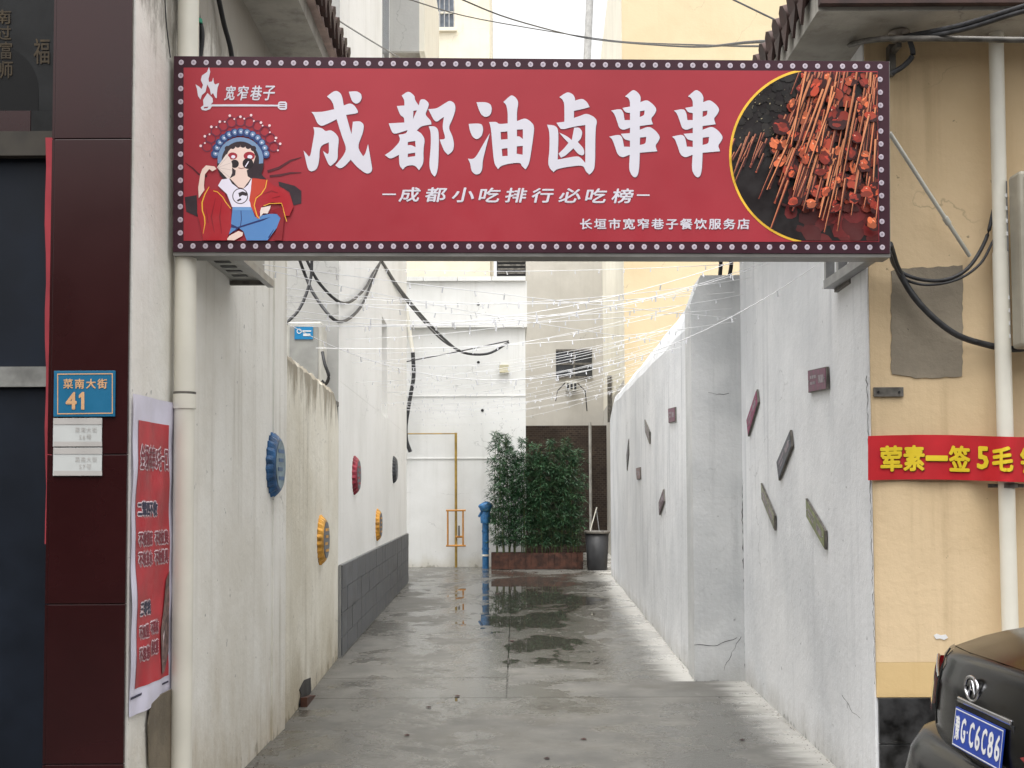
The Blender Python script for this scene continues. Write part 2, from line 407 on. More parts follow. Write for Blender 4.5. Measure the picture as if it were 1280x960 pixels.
# ------------------------------------------------------------------ ground
g0 = box('ground', -40, 40, -12, 90, -.5, -.035, M['ground']); tag(g0, kind='structure')
slabs = empty('alley_paving', (0, 8, 0)); tag(slabs, kind='structure')
def gslab(poly): return prism('concrete_slab', poly, -.034, 0, M['ground'], slabs)
jx, gp = .04, .006
J1 = P(633, 847, Z=0).y
JF = P(633, 872, Z=0).y
gslab([(-9, -6), (9, -6), (9, JF - gp), (-9, JF - gp)])
gslab([(-9, JF + gp), (-.05 - gp, JF + gp), (-.05 - gp, J1 - gp), (-9, J1 - gp)])
gslab([(-9, J1 + gp), (-.05 - gp, J1 + gp), (jx - gp, 40), (-9, 40)])
gslab([(-.05 + gp, JF + gp), (9, JF + gp), (9, 40), (jx + gp, 40)])

rd = box('added_road', -40, 40, -5.2, 4.3, 0.004, 0.012, plain('asphalt', S(66, 65, 64), .8, .3, var=.2, scale=3)); tag(rd, kind='structure')  # unseen dark asphalt, added to deepen reflections in the glossy fronts
ob = empty('added_opposite_row', (0, -8, 0), 'unseen two-storey terrace added across the street to darken the fronts and their reflections', 'building')  # unseen terrace, added to dim the street fronts and darken what they reflect
M['opp'] = plain('brown_grey_render', S(128, 120, 110), .9, var=.15, scale=1); M['oppd'] = plain('shutter_metal', S(58, 60, 64), .5, var=.2)
box('wall', -26, 26, -12, -8, 0, 6.6, M['opp'], ob)
for i in range(12):
    x = -25 + i * 4.2
    box('shutter', x, x + 3.2, -8.001, -7.95, .05, 2.7, M['oppd'], ob); box('signboard', x - .2, x + 3.4, -7.998, -7.8, 2.9, 3.6, M['planter'] if i % 2 else M['navy'], ob)
    box('window', x + .6, x + 2.4, -8.001, -7.96, 4.3, 5.7, M['darkwin'], ob)
box('eave', -26, 26, -8, -7.4, 6.602, 6.75, M['rooftile'], ob)
# ------------------------------------------------------------------ left shophouse (near)
YF = 5.25
XL1, XR1 = P(64, 500, Y=YF).x, P(159, 500, Y=YF).x
house = empty('shophouse', (-4, 6, 0), 'shophouse at the left edge with maroon tiled pillar and dirty white alley wall', 'building')
LW = [(-1.57, 5.9), (-1.60, 8.4)]
prism('wall', [(XR1 + .012, YF + .02), (-1.66, 5.86), (-1.58, 5.9), (-1.60, 8.4), (-8, 8.4), (-8, YF + .25), (XL1 + .1, YF + .25), (XL1 + .1, YF + .02)], 0, 4.55, M['white_l'], house)
slab('bare_render', [P(184, 905, plane=(Vector((XR1 + .016, YF, 0)), Vector((1, -.06, 0)).normalized())), P(188, 880, plane=(Vector((XR1 + .016, YF, 0)), Vector((1, -.06, 0)).normalized())),
     P(200, 868, plane=(Vector((XR1 + .016, YF, 0)), Vector((1, -.06, 0)).normalized())), P(216, 860, plane=(Vector((XR1 + .016, YF, 0)), Vector((1, -.06, 0)).normalized())),
     P(217, 960, plane=(Vector((XR1 + .016, YF, 0)), Vector((1, -.06, 0)).normalized())), P(186, 960, plane=(Vector((XR1 + .016, YF, 0)), Vector((1, -.06, 0)).normalized()))], (1, 0, 0), .006, M['damp'], house)
prism('pilaster', [(-1.597, 7.98), (-1.600, 8.398), (-1.58, 8.398), (-1.583, 7.98)], 0, 4.5, M['white_l'], house)
# maroon pillar of big glazed tiles
box('pillar_core', XL1 + .004, XR1 - .004, YF + .008, YF + .24, 0, 4.5, M['maroon_edge'], house)
zs = [0] + sorted(P(110, y, Y=YF).z for y in (955, 755, 568, 174)) + [4.5]
for i in range(len(zs) - 1):
    if zs[i + 1] - zs[i] < .02: continue
    box('tile', XL1, XR1 + .004, YF - .006, YF + .014, zs[i] + .002, zs[i + 1] - .002, M['maroon_tile'], house, .002)
    box('tile', XL1 - .012, XL1 - .001, YF - .004, YF + .14, zs[i] + .002, zs[i + 1] - .002, M['maroon_tile'], house)
M['lintel'] = plain('grimy_lintel', S(62, 58, 52), .7, .3, var=.2)
# recessed dark door and stone lintel
YD = YF + .15
zt = P(30, 190, Y=YD).z
door = box('door', -4, XL1 - .03, YD, YD + .06, 0, zt - .03, M['navy'], house)
z1, z0 = P(30, 459, Y=YD).z, P(30, 484, Y=YD).z
box('door_rail', -4, XL1 - .035, YD - .025, YD - .002, z0, z1, plain('dull_grey_rail', S(128, 128, 124), .6, var=.2, scale=8), door)
box('lintel', -4, XL1 - .016, YD - .05, YD + .1, zt - .03, P(30, 168, Y=YD).z, M['lintel'], house)
box('tile', -4, XL1 - .16, YD - .03, YD + .1, P(30, 167, Y=YD).z, P(30, 141, Y=YD).z, M['maroon_tile'], house)
box('tile', XL1 - .157, XL1 - .016, YD - .03, YD + .1, P(30, 167, Y=YD).z, P(30, 141, Y=YD).z, M['blackstone'], house)
fas = box('stone_panel', -4, XL1 - .016, YD - .02, YD + .1, P(30, 140, Y=YD).z, 4.5, M['blackstone'], house)
mapst = lambda x, y: P(x, y, Y=YD - .024)
for ch, r in (('南', (-8, 12, 14, 30)), ('过', (-4, 32, 14, 50)), ('富', (0, 52, 15, 74)), ('师', (0, 76, 16, 98))):
    text('lettering', ch, r, mapst, M['gold_dull'], fas, .3)
fill('arch_relief', [[(-60, 139)] + [(-8 + 56 * math.cos(a), 112 + 56 * math.sin(a)) for a in [math.radians(-120 + i * 8) for i in range(16)]] + [(48, 139)]], lambda x, y: P(x, y, Y=YD - .0215), plain('arch_black', S(10, 10, 11), .5, .2), fas)
text('lettering', '福', (42, 48, 62, 80), mapst, M['gold_dull'], fas, .3)
# eave over the alley
XE = -1.26
ev = box('eave_slab', -3, XE, 5.6, 8.5, 4.55, 4.66, M['soffit'], house)
for i in range(15):
    y = 5.9 + i * .18
    bm = bmesh.new(); pts = [(XE + .1, y, 4.73), (XE - .3, y, 4.83)]
    add_tube(bm, pts, .075, 8); bmobj('roof_tile', bm, M['rooftile'], house)
    slab('drip_tile', [(XE + .11, y + .02, 4.70), (XE + .11, y + .16, 4.70), (XE + .11, y + .09, 4.58)], (1, 0, 0), .015, M['rooftile'], house)
box('mortar_bed', XE - .3, XE + .05, 5.7, 8.5, 4.661, 4.70, M['mortar'], house)
slab('roof', [(XE - .28, 5.7, 4.82), (XE - .28, 8.5, 4.82), (-5, 8.5, 6.2), (-5, 5.7, 6.2)], (0, 0, 1), .08, M['rooftile'], house)

# couplet strip of red paper beside the pillar
bm = bmesh.new(); n = 14; vs = []
for i in range(n + 1):
    y = 172 + (680 - 172) * i / n; wob = 2.5 * math.sin(i * 1.7)
    a = P(57 + wob * .4, y, Y=YD - .06); b = P(67.5, y, Y=YD - .10 + .004 * math.sin(i * 2.3)); vs.append((bm.verts.new(a), bm.verts.new(b)))
for i in range(n): bm.faces.new((vs[i][0], vs[i][1], vs[i + 1][1], vs[i + 1][0]))
o = bmobj('paper_strip', bm, M['redpaper']); tag(o, 'long faded red paper strip hanging between the dark door and maroon pillar', 'paper strip')
m = o.modifiers.new('th', 'SOLIDIFY'); m.thickness = .001

# house number plates
YP = YF - .0065
mapp = lambda off: (lambda x, y: P(x, y, Y=YP - off))
def plate(px, th, mat, name, label, catn):
    e = empty(name, P((px[0] + px[2]) / 2, px[3], Y=YP), label, catn)
    a, b = P(px[0], px[3], Y=YP), P(px[2], px[1], Y=YP)
    box('plate', a.x, b.x, YP - th, YP - .0005, a.z, b.z, mat, e, .001); return e
e = plate((67.5, 463.5, 145, 521), .008, M['teal'], 'house_number_plate', 'blue enamel street number plate 41 with orange numerals on the maroon pillar', 'number plate')
M['orange_p'] = plain('orange_reflective_print', S(204, 160, 118), .5, var=.05)
mf = mapp(.0095)
fill('border', [[(71.5, 467), (141, 466.5), (141, 517), (71.5, 518)], [(72.7, 468.3), (139.8, 467.8), (139.8, 515.8), (72.7, 516.6)]], mf, M['orange_p'], e)
text('lettering', '菜南大街', (79, 473.5, 134, 486), mf, M['orange_p'], e, .35, spacing=1.3)
text('numerals', '4', (82, 490, 96, 512), mf, M['orange_p'], e, .9); fill('numerals', [[(98.5, 494), (102.6, 490), (105.4, 490), (105.4, 512), (101.4, 512), (101.4, 496.2), (98.5, 498)]], mf, M['orange_p'], e)
M['card'] = plain('white_card', S(190, 192, 190), .45, var=.03); M['cardgrey'] = plain('grey_print', S(176, 172, 168), .5, var=.04)
for (y0, y1, t2, lab) in ((522.5, 558.5, '56号', 'white number card with grey bands directly under the blue plate'), (559.5, 595, '57号', 'white number card with grey bands, lower of the two on the maroon pillar')):
    e = plate((66.5, y0, 128, y1), .005, M['card'], 'number_card', lab, 'number card')
    mf = mapp(.0065)
    fill('band', [[(67, y0 + .5), (127.6, y0 + .5), (127.6, y0 + 8), (67, y0 + 8)]], mf, M['cardgrey'], e)
    fill('band', [[(67, y1 - 6.5), (127.6, y1 - 6.5), (127.6, y1 - .5), (67, y1 - .5)]], mf, M['cardgrey'], e)
    text('lettering', '菜南大街', (94, y0 + 11.5, 121, y0 + 18), mf, M['cardgrey'], e, .0, spacing=1.3)
    text('lettering', t2, (99, y0 + 20.5, 114, y0 + 27), mf, M['cardgrey'], e, .0, spacing=1.2)

# red promotional poster on the side wall
pw0 = Vector((XR1 + .016, YF + .02, 0)); pw1 = Vector((-1.655, 5.86, 0)); pdir = (pw1 - pw0).normalized(); pn = Vector((pdir.y, -pdir.x, 0))
pl = (pw0 + pn * .004, pn)
def PP(x, y, off=0): 
    q = P(x, y, plane=(pl[0] + pn * off, pn)); return q
def bil(q):   # bilinear map: unit (u right, v down in 0..1) -> photo pixels of the poster quad
    return lambda u, v: ((q[0][0] * (1 - u) + q[1][0] * u) * (1 - v) + (q[3][0] * (1 - u) + q[2][0] * u) * v,
                         (q[0][1] * (1 - u) + q[1][1] * u) * (1 - v) + (q[3][1] * (1 - u) + q[2][1] * u) * v)
poster = empty('poster', PP(190, 880), 'tall red price poster with white border, wrinkled, taped on the side wall', 'poster')
qw = [PP(164, 492), PP(217, 504), PP(218, 869), PP(160, 897)]
QA, QB, QC, QD = qw
def psurf(u, v, off):
    a = QA.lerp(QB, u); b = QD.lerp(QC, u); p = a.lerp(b, v)
    wr = .005 * math.sin(u * 7 + v * 2) * math.sin(v * 11 + u * 2) + .0022 * math.sin(v * 31 + u * 7) + .003 * math.sin(u * 23 + v * 4) * math.sin(v * 5)
    return p + pn * (wr + .008 + off)
bm = bmesh.new(); nu, nv = 24, 72
grid = [[bm.verts.new(psurf(i / nu, j / nv, 0)) for i in range(nu + 1)] for j in range(nv + 1)]
for j in range(nv):
    for i in range(nu): bm.faces.new((grid[j][i], grid[j][i + 1], grid[j + 1][i + 1], grid[j + 1][i]))
M['ppaper'] = plain('poster_paper', S(216, 213, 230), .4, .5, var=.05)
M['pred'] = plain('poster_red_ink', S(182, 52, 60), .45, .3, var=.12, scale=5)
M['pink_p'] = plain('poster_pale_outline', S(242, 222, 228), .5, var=.03)
M['navy_p'] = plain('poster_navy_ink', S(48, 46, 72), .5, var=.05)
M['maroon_p'] = plain('poster_maroon_ink', S(132, 48, 62), .5, var=.05)
o = bmobj('sheet', bm, M['ppaper'], poster, True, False)
bm = bmesh.new()
grid = [[bm.verts.new(psurf(.1 + .72 * i / nu, .08 + .84 * j / nv, .002)) for i in range(nu + 1)] for j in range(nv + 1)]
for j in range(nv):
    for i in range(nu): bm.faces.new((grid[j][i], grid[j][i + 1], grid[j + 1][i + 1], grid[j + 1][i]))
bmobj('printed_panel', bm, M['pred'], poster, True, False)
def ptext(s, u0, v0, u1, v1, mat, bold=(.004, .0022), halo=True):
    if halo: text('lettering', s, (u0 - .012, v0 - .004, u1 + .012, v1 + .004), lambda x, y: psurf(x, y, .0035), M['pink_p'], poster, (.016, .0065), cuts=12)
    text('lettering', s, (u0, v0, u1, v1), lambda x, y: psurf(x, y, .0055), mat, poster, bold, cuts=12)
ptext('全场串串5毛一口', .14, .155, .80, .235, M['maroon_p'])
ptext('二荤四不收', .14, .335, .50, .385, M['navy_p'])
ptext('不收锅底', .15, .432, .44, .478, M['maroon_p']); ptext('不收位费', .48, .432, .78, .478, M['maroon_p'])
ptext('不收茶水', .15, .495, .44, .542, M['maroon_p']); ptext('不收餐具', .48, .495, .78, .542, M['maroon_p'])
ptext('三零钱', .17, .652, .42, .700, M['navy_p'])
ptext('不加盟', .16, .728, .36, .77, M['maroon_p']); ptext('不踩坑', .40, .722, .56, .766, M['maroon_p'])
ptext('不忽悠', .16, .795, .36, .84, M['maroon_p']); ptext('很实惠', .40, .785, .56, .832, M['maroon_p'])
M['pshadow'] = plain('poster_grey_ink', S(120, 96, 92), .5, var=.35, scale=25)
for k, pts in enumerate(([(.62, .86), (.60, .76), (.66, .7), (.74, .6), (.81, .57), (.81, .84), (.72, .9), (.62, .905)],)):
    fill('printed_figure', [pts], lambda x, y: psurf(x, y, .0065), M['pshadow'], poster)
fill('printed_figure', [[(.66, .78), (.70, .76), (.72, .86), (.68, .87)]], lambda x, y: psurf(x, y, .008), M['pink_p'], poster)
fill('rule', [[(.01, .940), (.99, .938), (.99, .944), (.01, .948)]], lambda x, y: psurf(x, y, .004), M['navy_p'], poster)

# downpipe at the corner
YPi = 5.82
xp = P(231, 480, Y=YPi).x
dp = empty('downpipe', (xp, YPi, 0), 'thick cream plastic downpipe at the left corner beside the red poster', 'downpipe')
tube('pipe', [(xp, YPi, 0), (xp, YPi, 2.1)], .05, M['pvc'], dp, 20)
tube('pipe', [(xp, YPi, 2.1), (xp, YPi, 4.5)], .051, M['pvc'], dp, 20)
zc = P(231, 492, Y=YPi).z
tube('clamp', [(xp, YPi, zc - .008), (xp, YPi, zc + .008)], .054, M['steel_d'], dp, 20)
tube('collar', [(xp, YPi, 2.03), (xp, YPi, 2.1)], .055, M['pvc'], dp, 20)

# louvred unit hung under the sign on the left wall
e = empty('air_conditioner', (-1.5, 6.4, 2.8), 'grey louvred unit bracketed to the left wall right below the shop sign', 'air conditioner')
zb = P(310, 352, Y=6.77).z
box('casing', -1.585, -1.40, 6.0, 6.76, zb, zb + .42, M['acgrey'], e, .01)
for i in range(4): box('vent_slot', -1.54, -1.46, 6.16 + i * .13, 6.21 + i * .13, zb - .004, zb - .001, M['black'], e)
box('rail', -1.39, -1.355, 5.95, 6.8, zb - .03, zb + .01, M['steel'], e)
box('bracket', -1.585, -1.39, 6.70, 6.73, zb - .03, zb - .005, M['steel_d'], e)

# ------------------------------------------------------------------ left low wall with peeling crown
def lwx(y): return -1.60 - (y - 8.4) * .0378
low = empty('garden_wall', (-1.7, 10, 0), 'low dirty cream wall with a flaking jagged top, beyond the near white wall', 'wall')
bm = bmesh.new(); n = 60; A = []; B = []
for i in range(n + 1):
    y = 8.402 + (11.995 - 8.402) * i / n; zt_ = 2.64 + random.uniform(-.012, .012) - (.28 * max(0, (i - 52) / 8) ** 2)
    A.append((bm.verts.new((lwx(y), y, 0)), bm.verts.new((lwx(y), y, zt_ - .05)), bm.verts.new((lwx(y) - .03 - random.uniform(0, .015), y, zt_)), bm.verts.new((lwx(y) - .25, y, zt_ - random.uniform(0, .04))), bm.verts.new((lwx(y) - .27, y, 0))))
for i in range(n):
    for k in range(4): bm.faces.new((A[i][k], A[i + 1][k], A[i + 1][k + 1], A[i][k + 1]))
bm.faces.new(A[0]); bm.faces.new(A[-1]); bmobj('wall', bm, M['low'], low)
h = [(371, 882), (374, 868), (372, 862), (378, 850), (386, 847), (387, 876)]
lplane = (Vector((lwx(8.4) + .003, 8.4, 0)), Vector((1, .0378, 0)).normalized())
slab('hole', [P(a + 2, b, plane=lplane) for a, b in h], (1, 0, 0), .004, M['black'], low)
slab('brick', [P(a, b, plane=lplane) + Vector((.01, 0, 0)) for a, b in ((374, 884), (374, 872), (385, 869), (386, 879))], (1, 0, 0), .05, M['planter'], low)

# ------------------------------------------------------------------ white side building L2
bl = empty('side_building', (-4, 17, 0), 'tall white building along the left with a grey tiled base and slit windows', 'building')
def bx(y): return -1.736 - (y - 12) * .0225
Yw0, Yw1 = 17.0, 17.95
prism('wall', [(bx(12), 12), (bx(Yw0), Yw0), (bx(Yw0) - .18, Yw0), (bx(Yw1) - .18, Yw1), (bx(Yw1), Yw1), (bx(22.4), 22.4), (-7, 22.4), (-7, 12)], 2.77, 4.17, M['white_b'], bl)
prism('wall', [(bx(12), 12), (bx(22.4), 22.4), (-7, 22.4), (-7, 12)], 0, 2.768, M['white_b'], bl)
prism('wall', [(bx(12), 12), (bx(22.4), 22.4), (-7, 22.4), (-7, 12)], 4.172, 12, M['white_b'], bl)
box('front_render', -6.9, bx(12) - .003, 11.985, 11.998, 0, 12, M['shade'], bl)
wn = box('window', bx(17.5) - .14, bx(17.5) - .12, Yw0, Yw1, 2.77, 4.17, M['grey_far'], bl)
box('frame', bx(17.5) - .12, bx(17.5) - .1, Yw0 + .42, Yw0 + .47, 2.77, 4.17, M['winframe'], wn)
wn = box('window', bx(17.5) - .01, bx(17.5) + .012, Yw0, Yw1, 7.9, 9.6, M['grille'], bl)
box('frame', bx(17.5) + .012, bx(17.5) + .03, Yw0, Yw1, 7.9, 7.97, M['winframe'], wn)
cz = P(500, 60, Y=20).z
box('balcony', bx(20) - .3, bx(20) + .50, 18.4, 22.0, 8.6, 8.75, M['soffit'], bl)
slab('balcony_front', [(bx(20) + .50, 18.3, 8.5), (bx(20) + .50, 22.1, 8.5), (bx(20) + .50, 22.1, 10.6), (bx(20) + .50, 18.3, 10.6)], (1, 0, 0), .08, M['cream_pale'], bl)
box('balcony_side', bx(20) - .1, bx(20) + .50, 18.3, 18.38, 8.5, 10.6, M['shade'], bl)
# grey dado tiles
rows = [(.03, .205), (.21, .44), (.445, .68), (.685, .915)]
prism('tile_bed', [(bx(12) + .004, 12.0), (bx(22.4) + .004, 22.35), (bx(22.4) + .03, 22.35), (bx(12) + .03, 12.0)], 0, .92, M['grout'], bl)
tn = 22; tl = 10.35 / tn; t_me = None
for r_, (za, zb_) in enumerate(rows):
    for i in range(tn):
        y0 = 12.0 + i * tl + .006; y1 = 12.0 + (i + 1) * tl - .006
        slab('tile', [(bx(y0) + .028, y0, za), (bx(y1) + .028, y1, za), (bx(y1) + .028, y1, zb_), (bx(y0) + .028, y0, zb_)], (1, 0, 0), .012 + random.uniform(0, .003), M['dado'], bl)

# AC on its front face
e = empty('air_conditioner', (-2.0, 11.6, 2.7), 'beige outdoor unit with a blue sticker behind the low flaking wall', 'air conditioner')
a0, a1 = P(358, 490, Y=11.5), P(402, 402, Y=11.5)
box('casing', a0.x, a1.x, 11.5, 11.85, 2.55, a1.z, M['acwhite'], e, .015)
box('front_panel', a0.x + .03, a1.x - .03, 11.485, 11.499, 2.6, a1.z - .05, M['acgrey'], e, .004)
st = box('sticker', P(368, 424, Y=11.47).x, P(391, 424, Y=11.47).x, 11.476, 11.483, P(368, 424, Y=11.47).z, P(368, 408, Y=11.47).z, M['ltblue'], e)
fill('print', [circ(374, 414, 3.2, 14), circ(374, 414, 2.2, 14)], lambda x, y: P(x, y, Y=11.473), M['white_p'], e)
fill('print', [[(378, 413), (389, 413), (389, 414.5), (378, 414.5)]], lambda x, y: P(x, y, Y=11.473), M['white_p'], e)
fill('print', [[(379, 417), (388, 417), (388, 420), (379, 420)]], lambda x, y: P(x, y, Y=11.473), M['white_p'], e)
box('bracket', a0.x, a1.x + .1, 11.5, 11.98, 2.5, 2.545, M['steel_d'], e)

# bottle-cap decorations
def cap(px, py, mat, fmat, label):
    y = None
    for yy in [8 + k * .05 for k in range(300)]:
        xx = (lwx(yy) if yy < 12 else bx(yy))
        if 640 + 1500 * xx / yy > px: y = yy; break
    x = lwx(y) if y < 12 else bx(y)
    if y < 8.4: x = -1.597
    c = P(px, py, X=x); e = empty('bottle_cap', (x, c.y, c.z), label, 'wall ornament', 'giant bottle caps on the left wall')
    bm = bmesh.new(); n = 84; R0 = .21
    prof = [(R0, .0, 1), (R0 * 1.0, .012, 1), (R0 * .97, .018, .8), (R0 * .9, .040, .35), (R0 * .84, .052, 0), (R0 * .78, .056, 0)]
    rings = []
    for (rr, hh, cr) in prof:
        rings.append([bm.verts.new((x + hh, c.y + (rr + .010 * cr * math.cos(21 * a)) * math.cos(a), c.z + (rr + .010 * cr * math.cos(21 * a)) * math.sin(a))) for a in [2 * math.pi * i / n for i in range(n)]])
    for i in range(len(rings) - 1):
        for k in range(n): bm.faces.new((rings[i][k], rings[i][(k + 1) % n], rings[i + 1][(k + 1) % n], rings[i + 1][k]))
    bm.faces.new(rings[-1]); bmobj('crimped_rim', bm, mat, e)
    bm = bmesh.new(); vs = [bm.verts.new((x + .058, c.y + R0 * .76 * math.cos(a), c.z + R0 * .76 * math.sin(a))) for a in [2 * math.pi * i / 32 for i in range(32)]]
    f = bm.faces.new(vs); r = bmesh.ops.extrude_face_region(bm, geom=[f]); 
    for v in r['geom']:
        if isinstance(v, bmesh.types.BMVert): v.co.x += .003
    bmobj('printed_face', bm, fmat, e)
    for k in range(4):
        zc_ = c.z + .09 - .06 * k
        box('print_line', x + .0625, x + .064, c.y - .10 + .02 * (k % 2), c.y + .10 - .03 * (k % 3), zc_ - .012, zc_ + .012, mat, e)
mc = lambda n, c: plain(n, c, .4, .5, var=.25, scale=14)
pf = plain('faded_blue_print', S(128, 148, 158), .5, var=.2, scale=18); pf2 = plain('faded_grey_print', S(110, 114, 120), .5, var=.2, scale=18)
cap(340, 581, mc('blue_cap_paint', S(46, 96, 146)), pf, 'big blue bottle cap ornament, nearest and largest on the left wall')
cap(400, 675, mc('yellow_cap_paint', S(216, 158, 60)), pf2, 'yellow bottle cap ornament on the low cream wall, lower right of the blue one')
cap(442.5, 594, mc('red_cap_paint', S(150, 42, 60)), pf2, 'dark red bottle cap ornament on the white side building')
cap(491.5, 587, mc('black_cap_paint', S(52, 54, 58)), pf2, 'black bottle cap ornament, farthest along the left wall')
cap(471, 656, mc('ochre_cap_paint', S(216, 156, 62)), pf2, 'yellow bottle cap ornament just above the grey tiled base')

# ------------------------------------------------------------------ right near building
rb = empty('corner_shop', (4, 7, 0), 'corner building at right with a yellow street front and whitewashed alley side', 'building')
RC = P(1090, 700, Y=6.27).x
def rx(y): return RC + (y - 6.27) * .031
prism('wall', [(RC, 6.27), (rx(10.43), 10.43), (9, 10.43), (9, 6.27)], 0, 4.0, M['white_r'], rb)
zl = P(1110, 828, Y=6.25).z; zk = P(1110, 872, Y=6.25).z
box('front_render', RC + .008, 9, 6.258, 6.269, zl, 4.0, M['yellow'], rb)
box('front_render', RC + .008, 9, 6.257, 6.269, zk, zl - .001, M['yellow_low'], rb)
zq = P(1110, 930, Y=6.25).z
for i in range(14):
    x0 = RC + .012 + i * .5
    for (a, b) in ((.0, zq - .003), (zq + .003, zk - .004)):
        box('tile', x0 + .003, x0 + .497, 6.245, 6.268, a, b, M['plinth'], rb, .002)
box('eave_slab', P(1030, 2, Z=4.0).x, 9.3, 5.85, 10.7, 4.0, 4.12, M['soffit'], rb)
XE2 = P(1030, 2, Z=4.0).x
box('fascia', XE2 - .0, 9.3, 5.80, 5.848, 4.02, 4.16, M['rooftile'], rb)
for i in range(26):
    y = 5.95 + i * .18
    slab('drip_tile', [(XE2 - .03, y, 4.14), (XE2 - .03, y + .15, 4.14), (XE2 - .03, y + .075, 4.0)], (-1, 0, 0), .015, M['rooftile'], rb)
    tube('roof_tile', [(XE2 - .05, y + .075, 4.18), (XE2 + .4, y + .075, 4.3)], .07, M['rooftile'], rb)
slab('roof', [(XE2, 5.8, 4.17), (XE2, 10.7, 4.17), (5, 10.7, 5.6), (5, 5.8, 5.6)], (0, 0, 1), .05, M['rooftile'], rb)
jr = random.Random(4); ring_ = [(1114, 340), (1122, 336), (1203, 332), (1203, 470), (1150, 473), (1114, 468)]; pa = []
for (a_, b_) in zip(ring_, ring_[1:] + ring_[:1]):
    n_ = max(1, int(math.hypot(b_[0] - a_[0], b_[1] - a_[1]) / 6))
    for i in range(n_): t = i / n_; pa.append(P(a_[0] + (b_[0] - a_[0]) * t + jr.uniform(-.9, .9), a_[1] + (b_[1] - a_[1]) * t + jr.uniform(-.9, .9), Y=6.256))
slab('paint_mark', [P(x, y, Y=6.256) for x, y in ((1167, 794), (1171, 792), (1176, 794), (1182, 793), (1185, 797), (1180, 800), (1175, 798), (1170, 799))], (0, -1, 0), .002, M['white_p'], rb)
slab('cement_patch', pa, (0, -1, 0), .004, M['patch'], rb)
# small steel strap on the wall
s_ = empty('wall_strap', P(1110, 490, Y=6.25), 'short rusty steel strap bolted to the yellow wall under the cement patch', 'bracket')
a, b = P(1092, 496, Y=6.25), P(1129, 484, Y=6.25); box('strap', a.x, b.x, 6.243, 6.256, a.z, b.z, M['steel_d'], s_, .002)
for px in (1098, 1124):
    q = P(px, 490, Y=6.24); tube('bolt', [(q.x, 6.243, q.z), (q.x, 6.236, q.z)], .006, M['black'], s_)

# white downpipe right
YR = 6.15
e = empty('downpipe', P(1255, 900, Y=YR), 'white plastic downpipe on the yellow wall behind the red banner', 'downpipe')
tp, md, bt = P(1245, 30, Y=YR), P(1251, 330, Y=YR), P(1263, 800, Y=YR)
bt2 = bt + (bt - md).normalized() * 1.1; bt2.z = max(bt2.z, .02)
tube('pipe', [tp + Vector((0, 0, .3)), md], .0375, M['pvc'], e, 18); tube('pipe', [md + Vector((0, 0, .06)), bt2], .041, M['pvc'], e, 18)
q = P(1260, 607, Y=YR); tube('clamp', [q - Vector((0, 0, .012)), q + Vector((0, 0, .012))], .047, M['steel_d'], e, 18)
box('clamp_strap', q.x - .09, q.x + .09, YR + .02, YR + .035, q.z - .01, q.z + .01, M['steel_d'], e)

# distribution box at right edge
e = empty('distribution_box', P(1300, 435, Y=6.1), 'weathered grey distribution box cut by the right edge of the picture', 'box')
a, b = P(1279, 433, Y=5.98), P(1345, 212, Y=5.98)
box('casing', a.x, b.x, 5.98, 6.12, a.z, b.z, M['boxgrey'], e, .02)
box('door', a.x + .025, b.x - .02, 5.968, 5.979, a.z + .03, b.z - .03, M['boxgrey'], e, .004)
box('back_strip', a.x - .018, a.x - .001, 6.12, 6.2, a.z, b.z - .02, M['steel'], e)
for i in range(12): 
    z = a.z + .06 + i * (b.z - a.z - .1) / 12
    if 3 < i < 8: continue
    box('hinge_hole', a.x - .014, a.x - .006, 6.114, 6.119, z, z + .02, M['white_p'], e)

# banner
bn = empty('banner', P(1180, 602, Y=6.2), 'red cloth banner with yellow characters stretched across the yellow wall', 'banner')
def bans(u, v, off=0):
    px = 1085 + u * 300; t = v
    top = 545 - 1.5 * math.sin(u * 6.5); bot = 601.5 - 2.2 * math.sin(u * 5 + .5)
    bulge = math.exp(-((px - 1262) / 30.) ** 2) * .17
    Y = 6.235 - bulge - .006 * math.sin(u * 21 + v * 2) - off
    return P(px, top + (bot - top) * v, Y=Y)
bm = bmesh.new(); nu, nv = 60, 5
grid = [[bm.verts.new(bans(i / nu, j / nv)) for i in range(nu + 1)] for j in range(nv + 1)]
for j in range(nv):
    for i in range(nu): bm.faces.new((grid[j][i], grid[j][i + 1], grid[j + 1][i + 1], grid[j + 1][i]))
M['bred'] = plain('banner_cloth', S(190, 36, 44), .65, .3, var=.06); M['byel'] = plain('banner_yellow', S(228, 200, 44), .6, var=.03)
M['bdark'] = plain('banner_ink_edge', S(122, 62, 20), .6)
bmobj('cloth', bm, M['bred'], bn, True, False)
def btext(s, x0, x1, y0=558, y1=591, bold=1.1):
    f = lambda px, py, o: bans((px - 1085) / 300, (py - 545) / 56.5, o)
    text('lettering', s, (x0 + .8, y0 + .8, x1 + .8, y1 + .8), lambda x, y: f(x, y, .004), M['bdark'], bn, bold, cuts=5)
    text('lettering', s, (x0, y0, x1, y1), lambda x, y: f(x, y, .0065), M['byel'], bn, bold, cuts=5)
btext('荤', 1100, 1128); btext('素', 1129, 1156); btext('一', 1157, 1185, 571, 578, .9); btext('签', 1186, 1213); btext('5', 1221, 1236, 558, 587, 1.2); btext('毛', 1240, 1267, 557, 589)
btext('钱', 1275, 1303)

